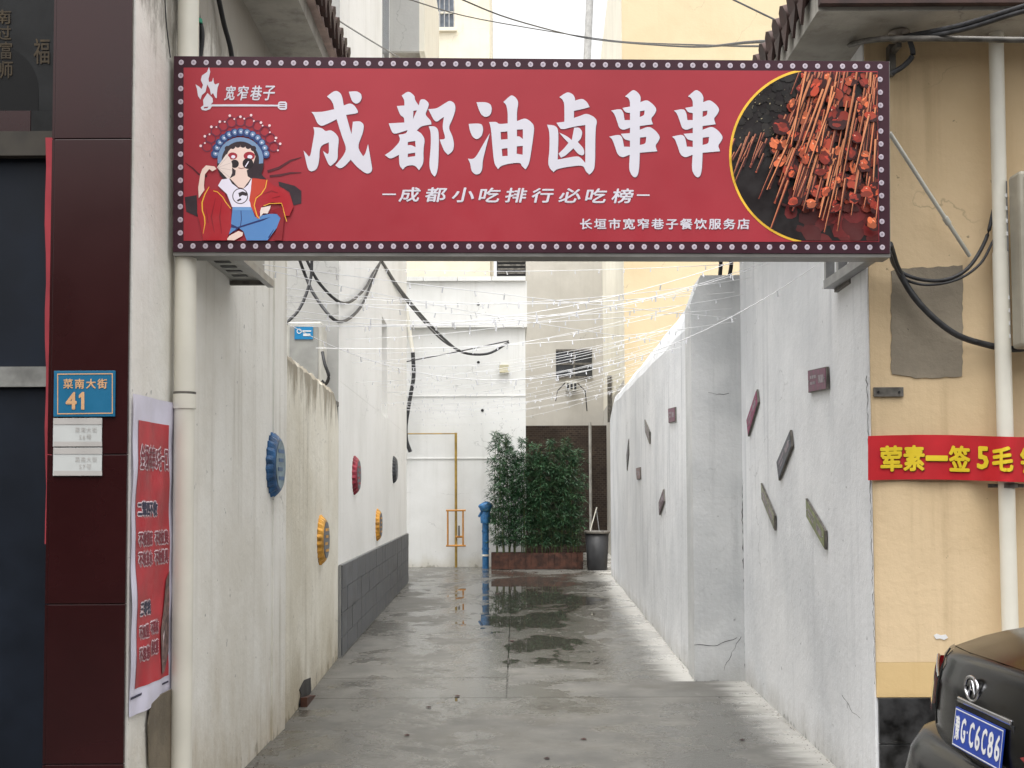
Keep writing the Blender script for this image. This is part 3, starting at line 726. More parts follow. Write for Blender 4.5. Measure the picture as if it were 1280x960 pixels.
# ------------------------------------------------------------------ pier + right low wall
def wx(y): return 1.585 + (y - 10.43) * .0288
pr = empty('alley_wall', (1.9, 17, 0), 'long whitewashed alley wall with sloping cap and a square pier end', 'wall')
px0 = P(867, 700, Y=10.43).x
TZ = P(890, 344, Y=10.43).z
bm = bmesh.new()
prof = [(px0, 0), (px0, P(862, 378, Y=10.43).z), (px0 + .09, TZ), (rx(10.43) + .3, TZ), (rx(10.43) + .3, 0)]
for yy in (10.43, 10.9): pass
V = [Vector((x, 10.43, z)) for x, z in prof] + [Vector((x + .014, 10.9, z)) for x, z in prof]; n = len(prof)
vs = [bm.verts.new(v) for v in V]
bm.faces.new(vs[:n]); bm.faces.new(vs[n:])
for i in range(n): bm.faces.new((vs[i], vs[(i + 1) % n], vs[n + (i + 1) % n], vs[n + i]))
bmobj('pier', bm, M['pier'], pr)
bm = bmesh.new(); secs = []
ys = [10.902 + i * .5 for i in range(27)] + [24.3]
for y in ys:
    x = wx(y) + .006 * math.sin(y * 1.9); k = max(0, (y - 22.6) / 1.7); dz = -.25 * k * k; wob = .012 * math.sin(y * 2.3)
    ramp_ = (y - 10.9) / 13.4
    base = 3.12 + .26 * ramp_ + wob; top = 3.55 + .12 * ramp_ + wob + dz
    secs.append([(x, y, 0), (x, y, base + min(0, dz)), (x + .03, y, base + .12 + min(0, dz)), (x + .10, y, top - .13), (x + .18, y, top - .02), (x + .26, y, top), (x + .42, y, top - .03), (x + .46, y, 0)])
rv = [[bm.verts.new(p) for p in s] for s in secs]
for i in range(len(rv) - 1):
    for k in range(7): bm.faces.new((rv[i][k], rv[i + 1][k], rv[i + 1][k + 1], rv[i][k + 1]))
bm.faces.new(rv[0]); bm.faces.new(rv[-1]); bmobj('wall', bm, M['white_r'], pr, smooth=False)

# plaques
Wn = (Vector((RC - .001, 6.27, 0)), Vector((-1, .031, 0)).normalized())
Wf = (Vector((wx(10.43), 10.43, 0)), Vector((-1, .0288, 0)).normalized())
def plaque(q, pl, mat, label, th=.014):
    pts = [P(x, y, plane=pl) for x, y in q]; c = sum(pts, Vector()) / 4
    e = empty('plaque', c, label, 'plaque', 'small coloured boards on the right walls')
    nn = pl[1]; slab('board', [p + nn * .004 for p in pts], nn, th, M['steel_d'], e)
    ins = [c + (p - c) * .93 for p in pts]
    slab('painted_face', [p + nn * (th + .0045) for p in ins], nn, .003, mat, e)
    for s_, t_ in ((.06, .5), (.94, .5)):
        q_ = ins[0].lerp(ins[1], s_).lerp(ins[3].lerp(ins[2], s_), t_)
        tube('screw', [q_ + nn * (th + .006), q_ + nn * (th + .012)], .006, M['steel'], e, 8)
    lm = G0['letter']
    for t0, t1, s0, s1 in ((.12, .5, .25, .4), (.12, .42, .55, .68), (.6, .88, .3, .68)):
        f = lambda s, t: ins[0].lerp(ins[1], s).lerp(ins[3].lerp(ins[2], s), t) + nn * (th + .0078)
        slab('print', [f(t0, s0), f(t1, s0), f(t1, s1), f(t0, s1)], nn, .0008, lm, e)
G0 = {'letter': plain('faded_plaque_print', S(150, 140, 146), .6, var=.25, scale=30)}
pm = lambda n, c: plain(n, c, .5, .4, var=.22, scale=16)
mauve, magenta, slate, olive, olive2, gr = pm('mauve_paint', S(120, 76, 96)), pm('magenta_paint', S(150, 70, 104)), pm('slate_paint', S(92, 94, 102)), pm('olive_grey_paint', S(138, 138, 120)), pm('olive_green_paint', S(134, 140, 104)), pm('grey_board_paint', S(120, 116, 112))
z7 = lambda *q: [(900 + a / 2.526, 320 + b / 2.526) for a, b in q]
z6 = lambda *q: [(740 + a / 3.095, 330 + b / 3.095) for a, b in q]
plaque(z7((286, 362), (346, 349), (348, 420), (288, 432)), Wn, mauve, 'mauve square plaque, highest and nearest on the right white wall')
plaque(z7((90, 520), (123, 421), (127, 462), (95, 570)), Wn, magenta, 'magenta slanted plaque near the pier, left of the slate one')
plaque(z7((186, 652), (230, 549), (235, 600), (193, 709)), Wn, slate, 'dark slate slanted plaque in the middle of the near right wall')
plaque(z7((136, 717), (180, 820), (180, 867), (138, 765)), Wn, olive, 'thin grey-green plaque sloping down to the right, below the magenta one')
plaque(z7((279, 765), (341, 868), (341, 927), (281, 822)), Wn, olive2, 'olive green plaque sloping down to the right, lowest and nearest of all')
plaque(z6((301, 560), (328, 553), (329, 610), (303, 615)), Wf, mauve, 'small dusty mauve upright plaque just beyond the pier')
plaque(z6((208, 601), (228, 650), (228, 697), (211, 650)), Wf, gr, 'grey plaque tilted like a leaf, left of the small mauve one')
plaque(z6((137, 740), (145, 676), (146, 735), (139, 800)), Wf, slate, 'farthest dark plaque seen almost edge-on', .012)
plaque(z6((175, 790), (191, 786), (192, 832), (178, 835)), Wf, pm('dusty_rose_paint', S(136, 112, 112)), 'small rose-grey upright plaque low on the far right wall')
plaque(z6((264, 922), (282, 871), (285, 918), (266, 972)), Wf, pm('plum_paint', S(104, 84, 92)), 'plum coloured slanted plaque, lowest on the far right wall')

# ------------------------------------------------------------------ back structures
bk = empty('back_house', (-1, 28, 0), 'white flat-roofed house closing the far end of the alley', 'building')
bxr = P(657, 500, Y=27.3).x; zp1, zp0 = P(600, 346, Y=27.2).z, P(600, 409, Y=27.2).z
box('wall', -6, bxr, 27.3, 33, 0, zp0, M['back'], bk)
box('parapet', -6, bxr + .04, 27.2, 33.05, zp0, zp1 - .1, M['back'], bk)
for i in range(8): box('coping', -5.9 + i * .78, -5.9 + (i + 1) * .78 - .015, 27.14, 33.1, zp1 - .1, zp1, M['back'], bk)
for yy in (495, 573):
    z = P(600, yy, Y=27.3).z; box('ledge', -6, bxr - .003, 27.285, 27.298, z - .01, z + .01, M['back'], bk)
e = empty('ventilation_unit', (.1, 28, zp1), 'black louvred unit sitting on the roof corner of the white back house', 'air conditioner')
a, b = P(621, 345, Y=27.5), P(657, 300, Y=27.5)
box('casing', a.x, b.x, 27.5, 28.3, zp1, b.z, M['black'], e)
for i in range(4): box('louvre', a.x + .02, b.x - .02, 27.47, 27.495, zp1 + .12 + i * .09, zp1 + .16 + i * .09, M['steel_d'], e)
for (x, y) in ((598, 381), (598, 453), (603, 513)):
    q = P(x, y, Y=27.3); tube('pipe_hole', [(q.x, 27.19 if y < 409 else 27.29, q.z), (q.x, 27.4, q.z)], .035, M['black'], bk)
e = empty('wall_lamp', P(630, 465, Y=27.2), 'small yellowed lamp box on the back house wall', 'lamp')
a, b = P(624, 466, Y=27.2), P(636, 456, Y=27.2); box('casing', a.x, b.x, 27.18, 27.296, a.z, b.z, plain('yellowed_plastic', S(205, 198, 168), .5), e, .01)

cb = empty('tenement', (-3, 42, 0), 'tall cream tenement behind the back house with a barred window', 'building')
xr = P(612, 100, Y=40).x; wx0, wx1 = P(519, 20, Y=40).x, P(568, 20, Y=40).x; wz0 = P(540, 36, Y=40).z
for (a_, b_, c_, d_) in ((-9, xr, 0, wz0), (-9, wx0, wz0 + .002, 21), (wx1, xr, wz0 + .002, 21)): box('wall', a_, b_, 40, 48, c_, d_, M['cream'], cb)
wn = box('window', wx0, wx1, 40.12, 40.16, wz0 + .002, 21, M['grille'], cb)
box('sill', wx0 - .08, wx1 + .08, 39.9, 40.11, wz0 - .1, wz0 + .02, M['cream_pale'], cb)
for i in range(9): box('bar', wx0 + .02 + i * (wx1 - wx0 - .06) / 8, wx0 + .055 + i * (wx1 - wx0 - .06) / 8, 40.0, 40.04, wz0 + .02, 21, M['winframe'], wn)
box('frame', wx0, wx1, 40.05, 40.1, wz0 + .55, wz0 + .62, M['cream_pale'], wn)
box('frame', (wx0 + wx1) / 2 - .04, (wx0 + wx1) / 2 + .04, 40.05, 40.1, wz0 + .02, 21, M['cream_pale'], wn)

gb = empty('grey_house', (1.5, 37, 0), 'grey rendered house at the far end between the white house and cream wall', 'building')
box('wall', .0, 4.6, 36, 42, 0, 10.2, M['grey_far'], gb)
a, b = P(695, 472, Y=35.99), P(740, 438, Y=35.99)
wn = box('window', a.x, b.x, 35.97, 35.998, a.z, b.z, M['darkwin'], gb)
for k in (0, .5, 1.0):
    z = a.z + (b.z - a.z) * k; box('frame', a.x, b.x, 35.94, 35.968, z - .03, z + .03, M['steel_d'], wn)
box('frame', (a.x + b.x) / 2 - .03, (a.x + b.x) / 2 + .03, 35.935, 35.966, a.z, b.z, M['steel_d'], wn)
e = empty('electric_meter', P(714, 490, Y=35.9), 'white electric meter box under the dark far window', 'meter')
a, b = P(707, 489, Y=35.9), P(721, 477, Y=35.9); box('casing', a.x, b.x, 35.8, 35.99, a.z, b.z, M['acwhite'], e, .01)
for i in range(3): box('meter', a.x + .03 + i * .11, a.x + .1 + i * .11, 35.785, 35.799, a.z + .05, b.z - .06, M['darkwin'], e)
tube('cable', [(a.x - .02, 35.85, b.z - .05), (a.x - .25, 35.85, a.z), (a.x - .3, 35.9, a.z - .3)], .015, M['black'], e)
tube('cable', [(b.x + .02, 35.85, b.z - .05), (b.x + .25, 35.85, a.z), (b.x + .3, 35.9, a.z - .6)], .015, M['black'], e)

M['brick_shaded'] = None
g = G('brick_with_shade', .9, .2); bt_ = g.t.nodes.new('ShaderNodeTexBrick'); g.L(g.mapv(g.geo, (1, 1, 1)), bt_.inputs[0])
mp = g.t.nodes.new('ShaderNodeCombineXYZ'); ss = g.sep(g.geo); g.L(ss[0], mp.inputs[0]); g.L(ss[2], mp.inputs[1]); g.L(mp.outputs[0], bt_.inputs[0])
bt_.inputs['Scale'].default_value = 4.2; bt_.inputs['Color1'].default_value = S(74, 62, 54); bt_.inputs['Color2'].default_value = S(52, 44, 40); bt_.inputs['Mortar'].default_value = S(92, 84, 76)  # the lane's shade is put into these dark brick colours
bt_.inputs['Mortar Size'].default_value = .02
M['brick_shaded'] = g.done(g.mix(g.ramp(g.noise(g.geo, 1.5, 5), .3, .7, 0, .6), bt_.outputs[0], S(44, 38, 34)))
e = box('brick_wall', .3, 2.7, 34, 34.25, 0, P(690, 532, Y=34).z, M['brick_shaded']); tag(e, 'brown brick wall behind the bamboo screen, coloured darker for the shade there', 'wall')

yb = empty('yellow_block', (6, 30, 0), 'tall yellow apartment block with cream flank rising behind the right alley wall', 'building')
yx = P(779, 300, Y=26).x
prism('wall', [(yx, 26), (P(741, 400, Y=44).x, 44), (14, 44), (14, 26)], 0, 15, M['cream_pale'], yb)
box('front_render', yx + .01, 14, 25.97, 25.998, 0, 15, M['yellow_far'], yb)
def sx_(y): return yx + (P(741, 400, Y=44).x - yx) * (y - 26) / 18
prism('shaded_band', [(sx_(26.1) - .01, 26.1), (sx_(43.9) - .01, 43.9), (sx_(43.9) - .002, 43.9), (sx_(26.1) - .002, 26.1)], 0, P(750, 505, Y=33).z, M['grey_far'], yb)  # grey band paints the shade low on the cream flank
q = P(755, 470, Y=31); box('vent_pipe', sx_(31) - .12, sx_(31) - .02, 30.9, 31.1, q.z - 1.2, q.z, M['steel_d'], yb)
M['pole_d'] = plain('grey_drain_pipe', S(176, 174, 168), .6); dw = P(738, 600, Y=33.4); e = tube('drain_pipe', [(dw.x, 33.4, 0), (dw.x, 33.4, P(738, 528, Y=33.4).z)], 0.04, M['pole_d'], None); tag(e, 'thin pale grey drain pipe in front of the shade-darkened brick wall', 'drain pipe')

# utility pole far
a, b = P(740, -60, Y=46), P(730, 160, Y=46)
d = (b - a) / (a.z - b.z); base = b + d * b.z
e = tube('utility_pole', [base, a], [.19, .14], M['concrete_pole'], None, 14); tag(e, 'concrete utility pole rising behind the far grey house', 'utility pole')

# ------------------------------------------------------------------ gas pipe, pump, planter, bin
YG = 27.12
e = empty('gas_riser', P(570, 708, Y=YG), 'yellow gas riser pipe with a small orange guard frame on the back wall', 'gas pipe')
gx = P(570, 650, Y=YG).x
tube('riser', [(gx, YG, 0), (gx, YG, P(570, 541, Y=YG).z)], .03, M['gas'], e, 10)
zt_ = P(570, 542, Y=YG).z
tube('branch', [(P(508, 541, Y=YG).x, YG, zt_), (gx, YG, zt_)], .014, M['gas'], e)
gl, gr_ = P(560, 660, Y=YG).x, P(579, 660, Y=YG).x; zg1, zg0 = P(570, 638, Y=YG).z, P(570, 682, Y=YG).z
for z in (zg0, zg1): tube('guard_rail', [(gl - .04, YG - .08, z), (gr_ + .06, YG - .08, z)], .022, M['gas_o'], e)
for x in (gl, gr_): tube('guard_post', [(x, YG - .08, zg0), (x, YG - .08, zg1)], .02, M['gas_o'], e)
tube('valve', [(gx, YG - .03, zg0 + .2), (gx + .16, YG - .06, zg0 + .2)], .025, M['gas_o'], e); box('regulator', gx + .05, gx + .09, YG - .09, YG, zg0 + .22, zg0 + .45, M['steel_d'], e)

YB = 26.6
px_ = P(607, 680, Y=YB).x; zz = lambda y: P(607, y, Y=YB).z
e = empty('water_standpipe', (px_, YB, 0), 'bright blue standpipe with a lumpy head left of the bamboo', 'standpipe')
tube('post', [(px_, YB, 0), (px_, YB, zz(652))], .075, M['blue'], e, 14)
tube('neck', [(px_, YB, zz(654)), (px_, YB, zz(646)), (px_ + .02, YB, zz(640))], [.11, .12, .09], M['blue'], e, 14)
bm = bmesh.new(); bmesh.ops.create_icosphere(bm, subdivisions=3, radius=1)
for v in bm.verts:
    v.co = Vector((px_ + v.co.x * .155 * (1 + .12 * math.sin(5 * v.co.z)), YB + v.co.y * .13, zz(634) + v.co.z * .13 * (1 + .2 * v.co.x)))
bmobj('head', bm, M['blue'], e, True)
for yy in (664, 686, 694): tube('band', [(px_, YB, zz(yy) - .02), (px_, YB, zz(yy) + .02)], .086, M['pvc'] if yy == 694 else M['blue'], e, 14)
tube('spout', [(px_ + .05, YB, zz(640)), (px_ + .17, YB - .05, zz(646)), (px_ + .17, YB - .05, zz(654))], .035, M['steel_d'], e)
tube('lever', [(px_ - .05, YB, zz(636)), (px_ - .15, YB - .03, zz(646))], .025, M['blue'], e)

YPl = 26.2
a, b = P(614, 706, Y=YPl), P(729, 706, Y=YPl); zpl = P(670, 691, Y=YPl).z
pt = empty('planter', ((a.x + b.x) / 2, YPl + .2, 0), 'long low reddish brown wooden planter holding the bamboo', 'planter')
nb = 16
for i in range(nb):
    x0 = a.x + (b.x - a.x) * i / nb; x1 = a.x + (b.x - a.x) * (i + 1) / nb
    box('board', x0 + .003, x1 - .003, YPl, YPl + .02, .01, zpl + random.uniform(-.008, .008), M['planter'], pt)
box('board', a.x, b.x, YPl + .40, YPl + .42, .01, zpl, M['planter'], pt)
for x in (a.x, b.x - .02): box('board', x, x + .02, YPl + .022, YPl + .398, .01, zpl, M['planter'], pt)
box('soil', a.x + .022, b.x - .022, YPl + .022, YPl + .398, .01, zpl - .05, M['rooftile'], pt)
# bamboo
g = G('bamboo_leaf', .45, .4); n_ = g.noise(g.geo, 5, 3); oi = g.t.nodes.new('ShaderNodeObjectInfo')
c_ = g.mix(g.ramp(n_, .3, .7), S(36, 62, 44), S(74, 104, 70)); c_ = g.mix(g.math('MULTIPLY', oi.outputs['Random'], .6), c_, S(52, 92, 60)); c_ = g.mix(g.ramp(g.noise(g.geo, 17, 2), .66, .74, 0, .8), c_, S(128, 136, 84))
M['leaf'] = g.done(c_)
M['stem'] = plain('bamboo_stem', S(92, 104, 62), .5, var=.2)
def bamboo_mesh(H, dens):
    st = bmesh.new(); pts = [(.03 * math.sin(z * 1.3 + H), .03 * math.cos(z), z) for z in [H * i / 10 for i in range(11)]]
    add_tube(st, pts, [.014 - .009 * i / 10 for i in range(11)], 6)
    V = []; Fs = []
    for k in range(dens):
        z = H * (.09 + .91 * random.random() ** .9); a = random.uniform(0, 6.28); r0 = random.uniform(.0, .20 if z < H * .9 else .08)
        bx_, by_ = r0 * math.cos(a), r0 * math.sin(a) * .8
        cl = random.randint(3, 6)
        for q in range(cl):
            aa = a + random.uniform(-1.5, 1.5); L_ = random.uniform(.08, .17); wd = random.uniform(.007, .012)
            el = random.uniform(-.7, .9); d = Vector((math.cos(aa) * math.cos(el), math.sin(aa) * math.cos(el), math.sin(el)))
            s = d.cross(Vector((0, 0, 1))); s = (s.normalized() if s.length > .01 else Vector((1, 0, 0))); s = (s + Vector((0, 0, random.uniform(-.8, .8)))).normalized()
            p = Vector((bx_, by_, z)); b0 = len(V)
            V += [p, p + d * L_ * .4 + s * wd, p + d * L_ + Vector((0, 0, -.03)), p + d * L_ * .4 - s * wd]; Fs.append((b0, b0 + 1, b0 + 2, b0 + 3))
    sm = bpy.data.meshes.new('stem'); st.to_mesh(sm); st.free()
    fm = bpy.data.meshes.new('foliage'); fm.from_pydata([tuple(v) for v in V], [], Fs)
    sm.materials.append(M['stem']); fm.materials.append(M['leaf']); return sm, fm
variants = [bamboo_mesh(h_, 230) for h_ in (2.75, 2.5, 2.85, 2.6, 2.35, 2.7, 2.2)]
nbm = 28
for i in range(nbm):
    x = a.x + .06 + (b.x - a.x - .12) * (i + .5) / nbm + random.uniform(-.015, .015); y = YPl + random.choice((.1, .2, .3))
    e = empty('bamboo_plant', (x, y, zpl - .05), 'slender green bamboo plant growing in the reddish planter', 'bamboo', 'bamboo plants forming the green screen')
    hf = (.99 if i < 10 else .93)
    e.rotation_euler = (0, 0, random.uniform(0, 6.28)); e.scale = (1, 1, hf * random.uniform(.88, 1.0))
    sm, fm = variants[(i * 3 + i // 7) % 7]
    for nm, me in (('stem', sm), ('foliage', fm)):
        o = bpy.data.objects.new(nm, me); C.objects.link(o); o.parent = e

YBn = 26.0
bc = P(746.5, 700, Y=YBn).x; rz = P(746, 664, Y=YBn).z
e = empty('rubbish_bin', (bc, YBn, 0), 'black round rubbish bin at the foot of the right wall', 'bin')
def lathe(name, prof, cx, cy, mat, parent, n=24, smooth=True):
    bm = bmesh.new(); rings = [[bm.verts.new((cx + r * math.cos(2 * math.pi * k / n), cy + r * math.sin(2 * math.pi * k / n), z)) for k in range(n)] for r, z in prof]
    for i in range(len(rings) - 1):
        for k in range(n): bm.faces.new((rings[i][k], rings[i][(k + 1) % n], rings[i + 1][(k + 1) % n], rings[i + 1][k]))
    return bmobj(name, bm, mat, parent, smooth)
lathe('body', [(.001, .0), (.21, .0), (.215, .02), (.255, rz - .05), (.24, rz - .05), (.2, .1), (.001, .08)], bc, YBn, M['bin'], e)
lathe('rim', [(.25, rz - .05), (.275, rz - .045), (.28, rz), (.262, rz + .012), (.25, rz), (.25, rz - .05)], bc, YBn, M['steel_d'], e)
e = empty('mop', (bc, YBn, rz), 'pale stick and rag poking out of the black bin', 'mop')
t0_ = P(738, 662, Y=YBn); t1_ = P(746, 634, Y=YBn)
tube('stick', [(t0_.x, YBn, .1), t0_, t1_], .012, M['pvc'], e); tube('stick', [P(749, 664, Y=YBn), P(745, 634, Y=YBn)], .01, M['steel'], e)

# hose and conduit on the back wall
e = empty('conduit', P(512, 560, Y=27.1), 'white conduit with a black corrugated hose at the left of the back wall', 'conduit')
tube('white_conduit', [P(508, 386, Y=27.1), P(516, 440, Y=27.1)], .045, M['pvc'], e)
tube('black_hose', pcat([(516, 440, 27.1), (517, 470, 27.1), (513, 495, 27.1), (507.5, 530, 27.1), (508, 550, 27.1), (513, 565, 27.1)]), .045, M['cable'], e)

# ------------------------------------------------------------------ sign
SY = 5.75
sg = empty('shop_sign', P(665, 318, Y=SY), 'wide red shop sign hung across the alley mouth with white calligraphy and dotted border', 'sign')
A0, B0 = P(217.5, 318, Y=SY), P(1111.5, 71, Y=SY)
tl_, tr_, br_, bl_ = P(217.5, 70.5, Y=SY), P(1111, 77, Y=SY), P(1112, 317, Y=SY), P(216.5, 315, Y=SY)
M['sign_back'] = plain('sign_frame_metal', S(128, 126, 122), .45, .5, .4, .1)
M['sign_maroon'] = plain('maroon_vinyl', S(58, 26, 38), .4, .3, var=.06)
g = G('red_vinyl', .4, .4); nv_ = g.noise(g.geo, 1.2, 3); g.bump(g.noise(g.mapv(g.geo, (2.2, 1, .8)), 1.0, 4, .5), .35, .02)
M['sign_red'] = g.done(g.mix(g.ramp(nv_, .3, .7), S(154, 36, 48), S(166, 44, 56)), g.ramp(g.noise(g.geo, 7, 5), .3, .7, .36, .5))
M['sign_white'] = plain('white_vinyl', S(212, 209, 218), .45, .4, var=.02)
M['sign_grey'] = plain('grey_vinyl_shadow', S(120, 60, 74), .45)
M['sign_yellow'] = plain('yellow_vinyl', S(240, 190, 60), .4)
dn = Vector((0, 0, -.02))
slab('light_box', [tl_ + Vector((0, .001, .002)), tr_ + Vector((.004, .001, .002)), br_ + Vector((.004, .001, -.018)), bl_ + Vector((0, .001, -.018))], (0, 1, 0), .12, M['sign_back'], sg)
slab('border_panel', [tl_, tr_, br_, bl_], (0, -1, 0), .004, M['sign_maroon'], sg)
SM = lambda off: (lambda x, y: P(x, y, Y=SY - off))
fill('red_panel', [[(229.5, 84.5), (1097, 89), (1099, 302.5), (229.5, 301)]], SM(.0055), M['sign_red'], sg)
# border bulbs (printed dots, slightly domed lenses)
def lens():
    bm = bmesh.new(); n = 14; r = .0128
    def rg(q, y): return [bm.verts.new((q * math.cos(2 * math.pi * k / n), y, q * 1.06 * math.sin(2 * math.pi * k / n))) for k in range(n)]
    a, b, c, d = rg(r, 0), rg(r * .94, -.0012), rg(r * .42, -.0014), rg(r * .4, -.0008)
    for p, q in ((a, b), (b, c), (c, d)):
        for k in range(n): bm.faces.new((p[k], q[k], q[(k + 1) % n], p[(k + 1) % n]))
    f = bm.faces.new(d); f.material_index = 1
    bmesh.ops.recalc_face_normals(bm, faces=bm.faces[:])
    me = bpy.data.meshes.new('border_dot'); bm.to_mesh(me); bm.free(); me.materials.append(M['dot']); me.materials.append(M['dot2']); return me
M['dot'] = plain('dot_print', S(190, 178, 188), .5, var=.02); M['dot2'] = plain('dot_core', S(150, 140, 152), .5, var=.02)
lm_ = lens()
spots = []
n = 57
for i in range(n):
    t = i / (n - 1); spots += [(226.5 + (1100 - 226.5) * t, 78 + 5.2 * t), (225.5 + (1103 - 225.5) * t, 307.5 + 1.7 * t)]
for i in range(1, 14): spots.append((226 - .05 * i, 78 + (307.5 - 78) * i / 14)); spots.append((1100 + .2 * i, 83.2 + (309.2 - 83.2) * i / 14))
for x, y in spots:
    o = bpy.data.objects.new('border_dot', lm_); C.objects.link(o); o.parent = sg; o.location = P(x, y, Y=SY - .0045) - Vector(sg.location)
# main characters
def zc_(ox, s, pts): return [(ox + a / s, 100 + b / s) for a, b in pts]
s1 = 7.382
CH = {}
CH['a'] = (370, s1, [[(285,152),(340,108),(375,98),(410,120),(428,160),(440,235),(500,213),(540,235),(575,290),(565,308),(462,322),(512,500),(525,385),(590,378),(628,410),(620,480),(565,620),(620,705),(640,680),(665,590),(690,740),(706,830),(680,862),(640,862),(560,800),(505,735),(450,795),(405,820),(362,787),(430,710),(468,635),(420,510),(375,362),(300,400),(235,428),(195,400),(165,320),(140,295),(240,295),(352,270),(345,225),(320,180)],
 [(160,435),(215,438),(250,450),(270,475),(320,460),(365,490),(398,540),(385,640),(385,740),(320,795),(300,780),(265,700),(250,655),(290,685),(305,670),(303,575),(220,608),(213,760),(190,825),(140,848),(110,825),(90,740),(70,650),(120,708),(135,690),(150,600),(172,480)],
 [(487,108),(560,102),(600,125),(608,165),(590,205),(553,222),(515,195)]])
CH['b'] = (475, s1, [[(200,143),(262,100),(320,145),(322,185),(358,235),(370,180),(410,175),(455,215),(440,265),(415,320),(470,375),(475,410),(380,425),(340,465),(385,495),(415,550),(400,640),(402,770),(360,832),(320,785),(245,790),(210,826),(178,790),(175,690),(95,732),(45,692),(110,650),(190,560),(172,505),(240,495),(255,462),(130,502),(105,470),(80,400),(225,392),(222,345),(185,325),(155,240),(225,235),(225,185)],
 [(308,285),(340,280),(305,360)], [(258,572),(325,562),(328,620),(290,600),(255,602)], [(258,680),(325,670),(325,702),(255,712)],
 [(450,428),(500,425),(535,450),(545,530),(538,780),(525,860),(505,892),(475,865),(452,790),(470,600),(468,480)],
 [(445,268),(520,265),(590,220),(645,187),(690,215),(698,270),(670,360),(630,440),(670,520),(685,600),(670,660),(628,690),(590,655),(550,550),(590,548),(603,530),(575,440),(590,340),(560,360),(525,388),(495,370)]])
CH['c'] = (575, s1, [[(152,205),(240,203),(285,225),(295,270),(280,325),(235,345),(195,320),(172,270)], [(80,405),(165,400),(205,410),(215,460),(200,520),(155,550),(115,525),(90,465)],
 [(275,490),(235,640),(210,740),(205,830),(180,868),(140,873),(105,840),(95,770),(72,725),(120,730),(150,705),(210,600)],
 [(400,203),(440,165),(475,137),(515,160),(540,205),(525,290),(525,380),(600,350),(650,380),(688,425),(670,570),(640,770),(605,825),(570,795),(558,762),(460,770),(380,790),(350,822),(315,770),(300,620),(285,440),(268,388),(335,385),(360,408),(440,400),(440,290),(425,225)],
 [(375,480),(438,474),(440,545),(378,550)], [(525,458),(580,455),(580,545),(550,520),(525,520)], [(385,635),(438,628),(440,700),(390,703)], [(525,612),(580,608),(578,690),(522,680)]])
CH['d'] = (670, s1, [[(215,158),(255,130),(295,110),(340,130),(360,165),(360,190),(425,170),(470,200),(495,250),(430,268),(350,285),(350,350),(410,330),(465,308),(530,335),(565,375),(548,450),(545,800),(520,850),(492,872),(460,845),(435,785),(300,800),(190,822),(162,850),(130,820),(110,770),(125,640),(125,480),(102,412),(165,418),(198,440),(208,500),(200,735),(380,700),(415,720),(455,765),(455,415),(350,430),(235,460),(208,425),(188,395),(262,385),(262,220),(245,180)],
 [(215,485),(290,520),(330,555),(352,440),(400,438),(430,480),(415,540),(385,572),(440,630),(448,680),(430,698),(390,685),(345,630),(270,700),(230,717),(208,680),(260,630),(300,580),(255,535)]])
cuan = [[(195,152),(235,115),(272,88),(315,115),(340,155),(335,205),(395,182),(450,220),(488,270),(465,320),(432,355),(452,408),(330,425),(330,460),(415,427),(475,465),(520,525),(500,570),(472,605),(492,658),(330,672),(325,820),(310,885),(285,903),(255,880),(230,825),(238,690),(170,717),(125,690),(100,610),(75,545),(48,523),(140,502),(170,530),(185,615),(240,618),(240,560),(190,550),(155,497),(240,490),(240,440),(180,463),(140,445),(120,380),(95,310),(65,282),(155,265),(180,300),(190,370),(240,370),(240,305),(195,298),(170,258),(240,245),(240,200),(225,165)],
 [(332,288),(375,282),(372,325),(330,342)], [(332,532),(390,525),(385,588),(330,600)]]
CH['e'] = (755, 7.3875, cuan); CH['f'] = (833.5, 7.3875, cuan)
for k, (ox, s, spl) in CH.items():
    sp = [soften(zc_(ox, s, q)) for q in spl]
    fill('character_shadow', [[(x + .7, y + .7) for x, y in q] for q in sp], SM(.0065), M['sign_grey'], sg)
    fill('character', sp, SM(.0078), M['sign_white'], sg)
f7 = SM(.0075)
sub = '成都小吃排行必吃榜'
for i, ch in enumerate(sub):
    text('lettering', ch, (498 + i * 33.3, 234 + .2 * i, 498 + i * 33.3 + 28, 252.5 + .2 * i), f7, M['sign_white'], sg, .5, .15)
fill('dash', [[(478, 242), (495, 242), (495, 243.8), (478, 243.8)]], f7, M['sign_white'], sg)
fill('dash', [[(796, 243), (812, 243), (812, 244.8), (796, 244.8)]], f7, M['sign_white'], sg)
text('lettering', '长垣市宽窄巷子餐饮服务店', (725, 273, 937, 287), f7, M['sign_white'], sg, .38, spacing=1.25)
for i, ch in enumerate('宽窄巷子'):
    text('lettering', ch, (280 + i * 16.3, 107, 295 + i * 16.3, 125.5), f7, M['sign_white'], sg, .35, .25)
z8 = lambda *q: [(230 + a / 8., 80 + b / 8.) for a, b in q]
lg = [z8((250,30),(263,80),(245,150),(250,180),(280,175),(292,135),(300,190),(312,205),(352,190),(335,240),(330,290),(328,342),(312,335),(290,290),(270,310),(258,250),(232,205),(215,280),(180,310),(165,355),(140,320),(130,250),(115,203),(150,225),(175,250),(190,210),(168,160),(180,115),(230,80)),
      z8((235,290),(285,340),(290,380),(268,404),(600,402),(938,408),(945,385),(960,375),(1015,375),(1030,390),(1030,445),(1015,458),(965,458),(940,440),(935,424),(600,424),(278,424),(262,450),(220,467),(180,460),(166,435),(195,412),(190,360)),
      z8((200,430),(245,425),(235,440),(200,445))] + [z8((955, y), (1012, y), (1012, y + 8), (955, y + 8)) for y in (392, 412, 432)]
fill('logo', lg, f7, M['sign_white'], sg)

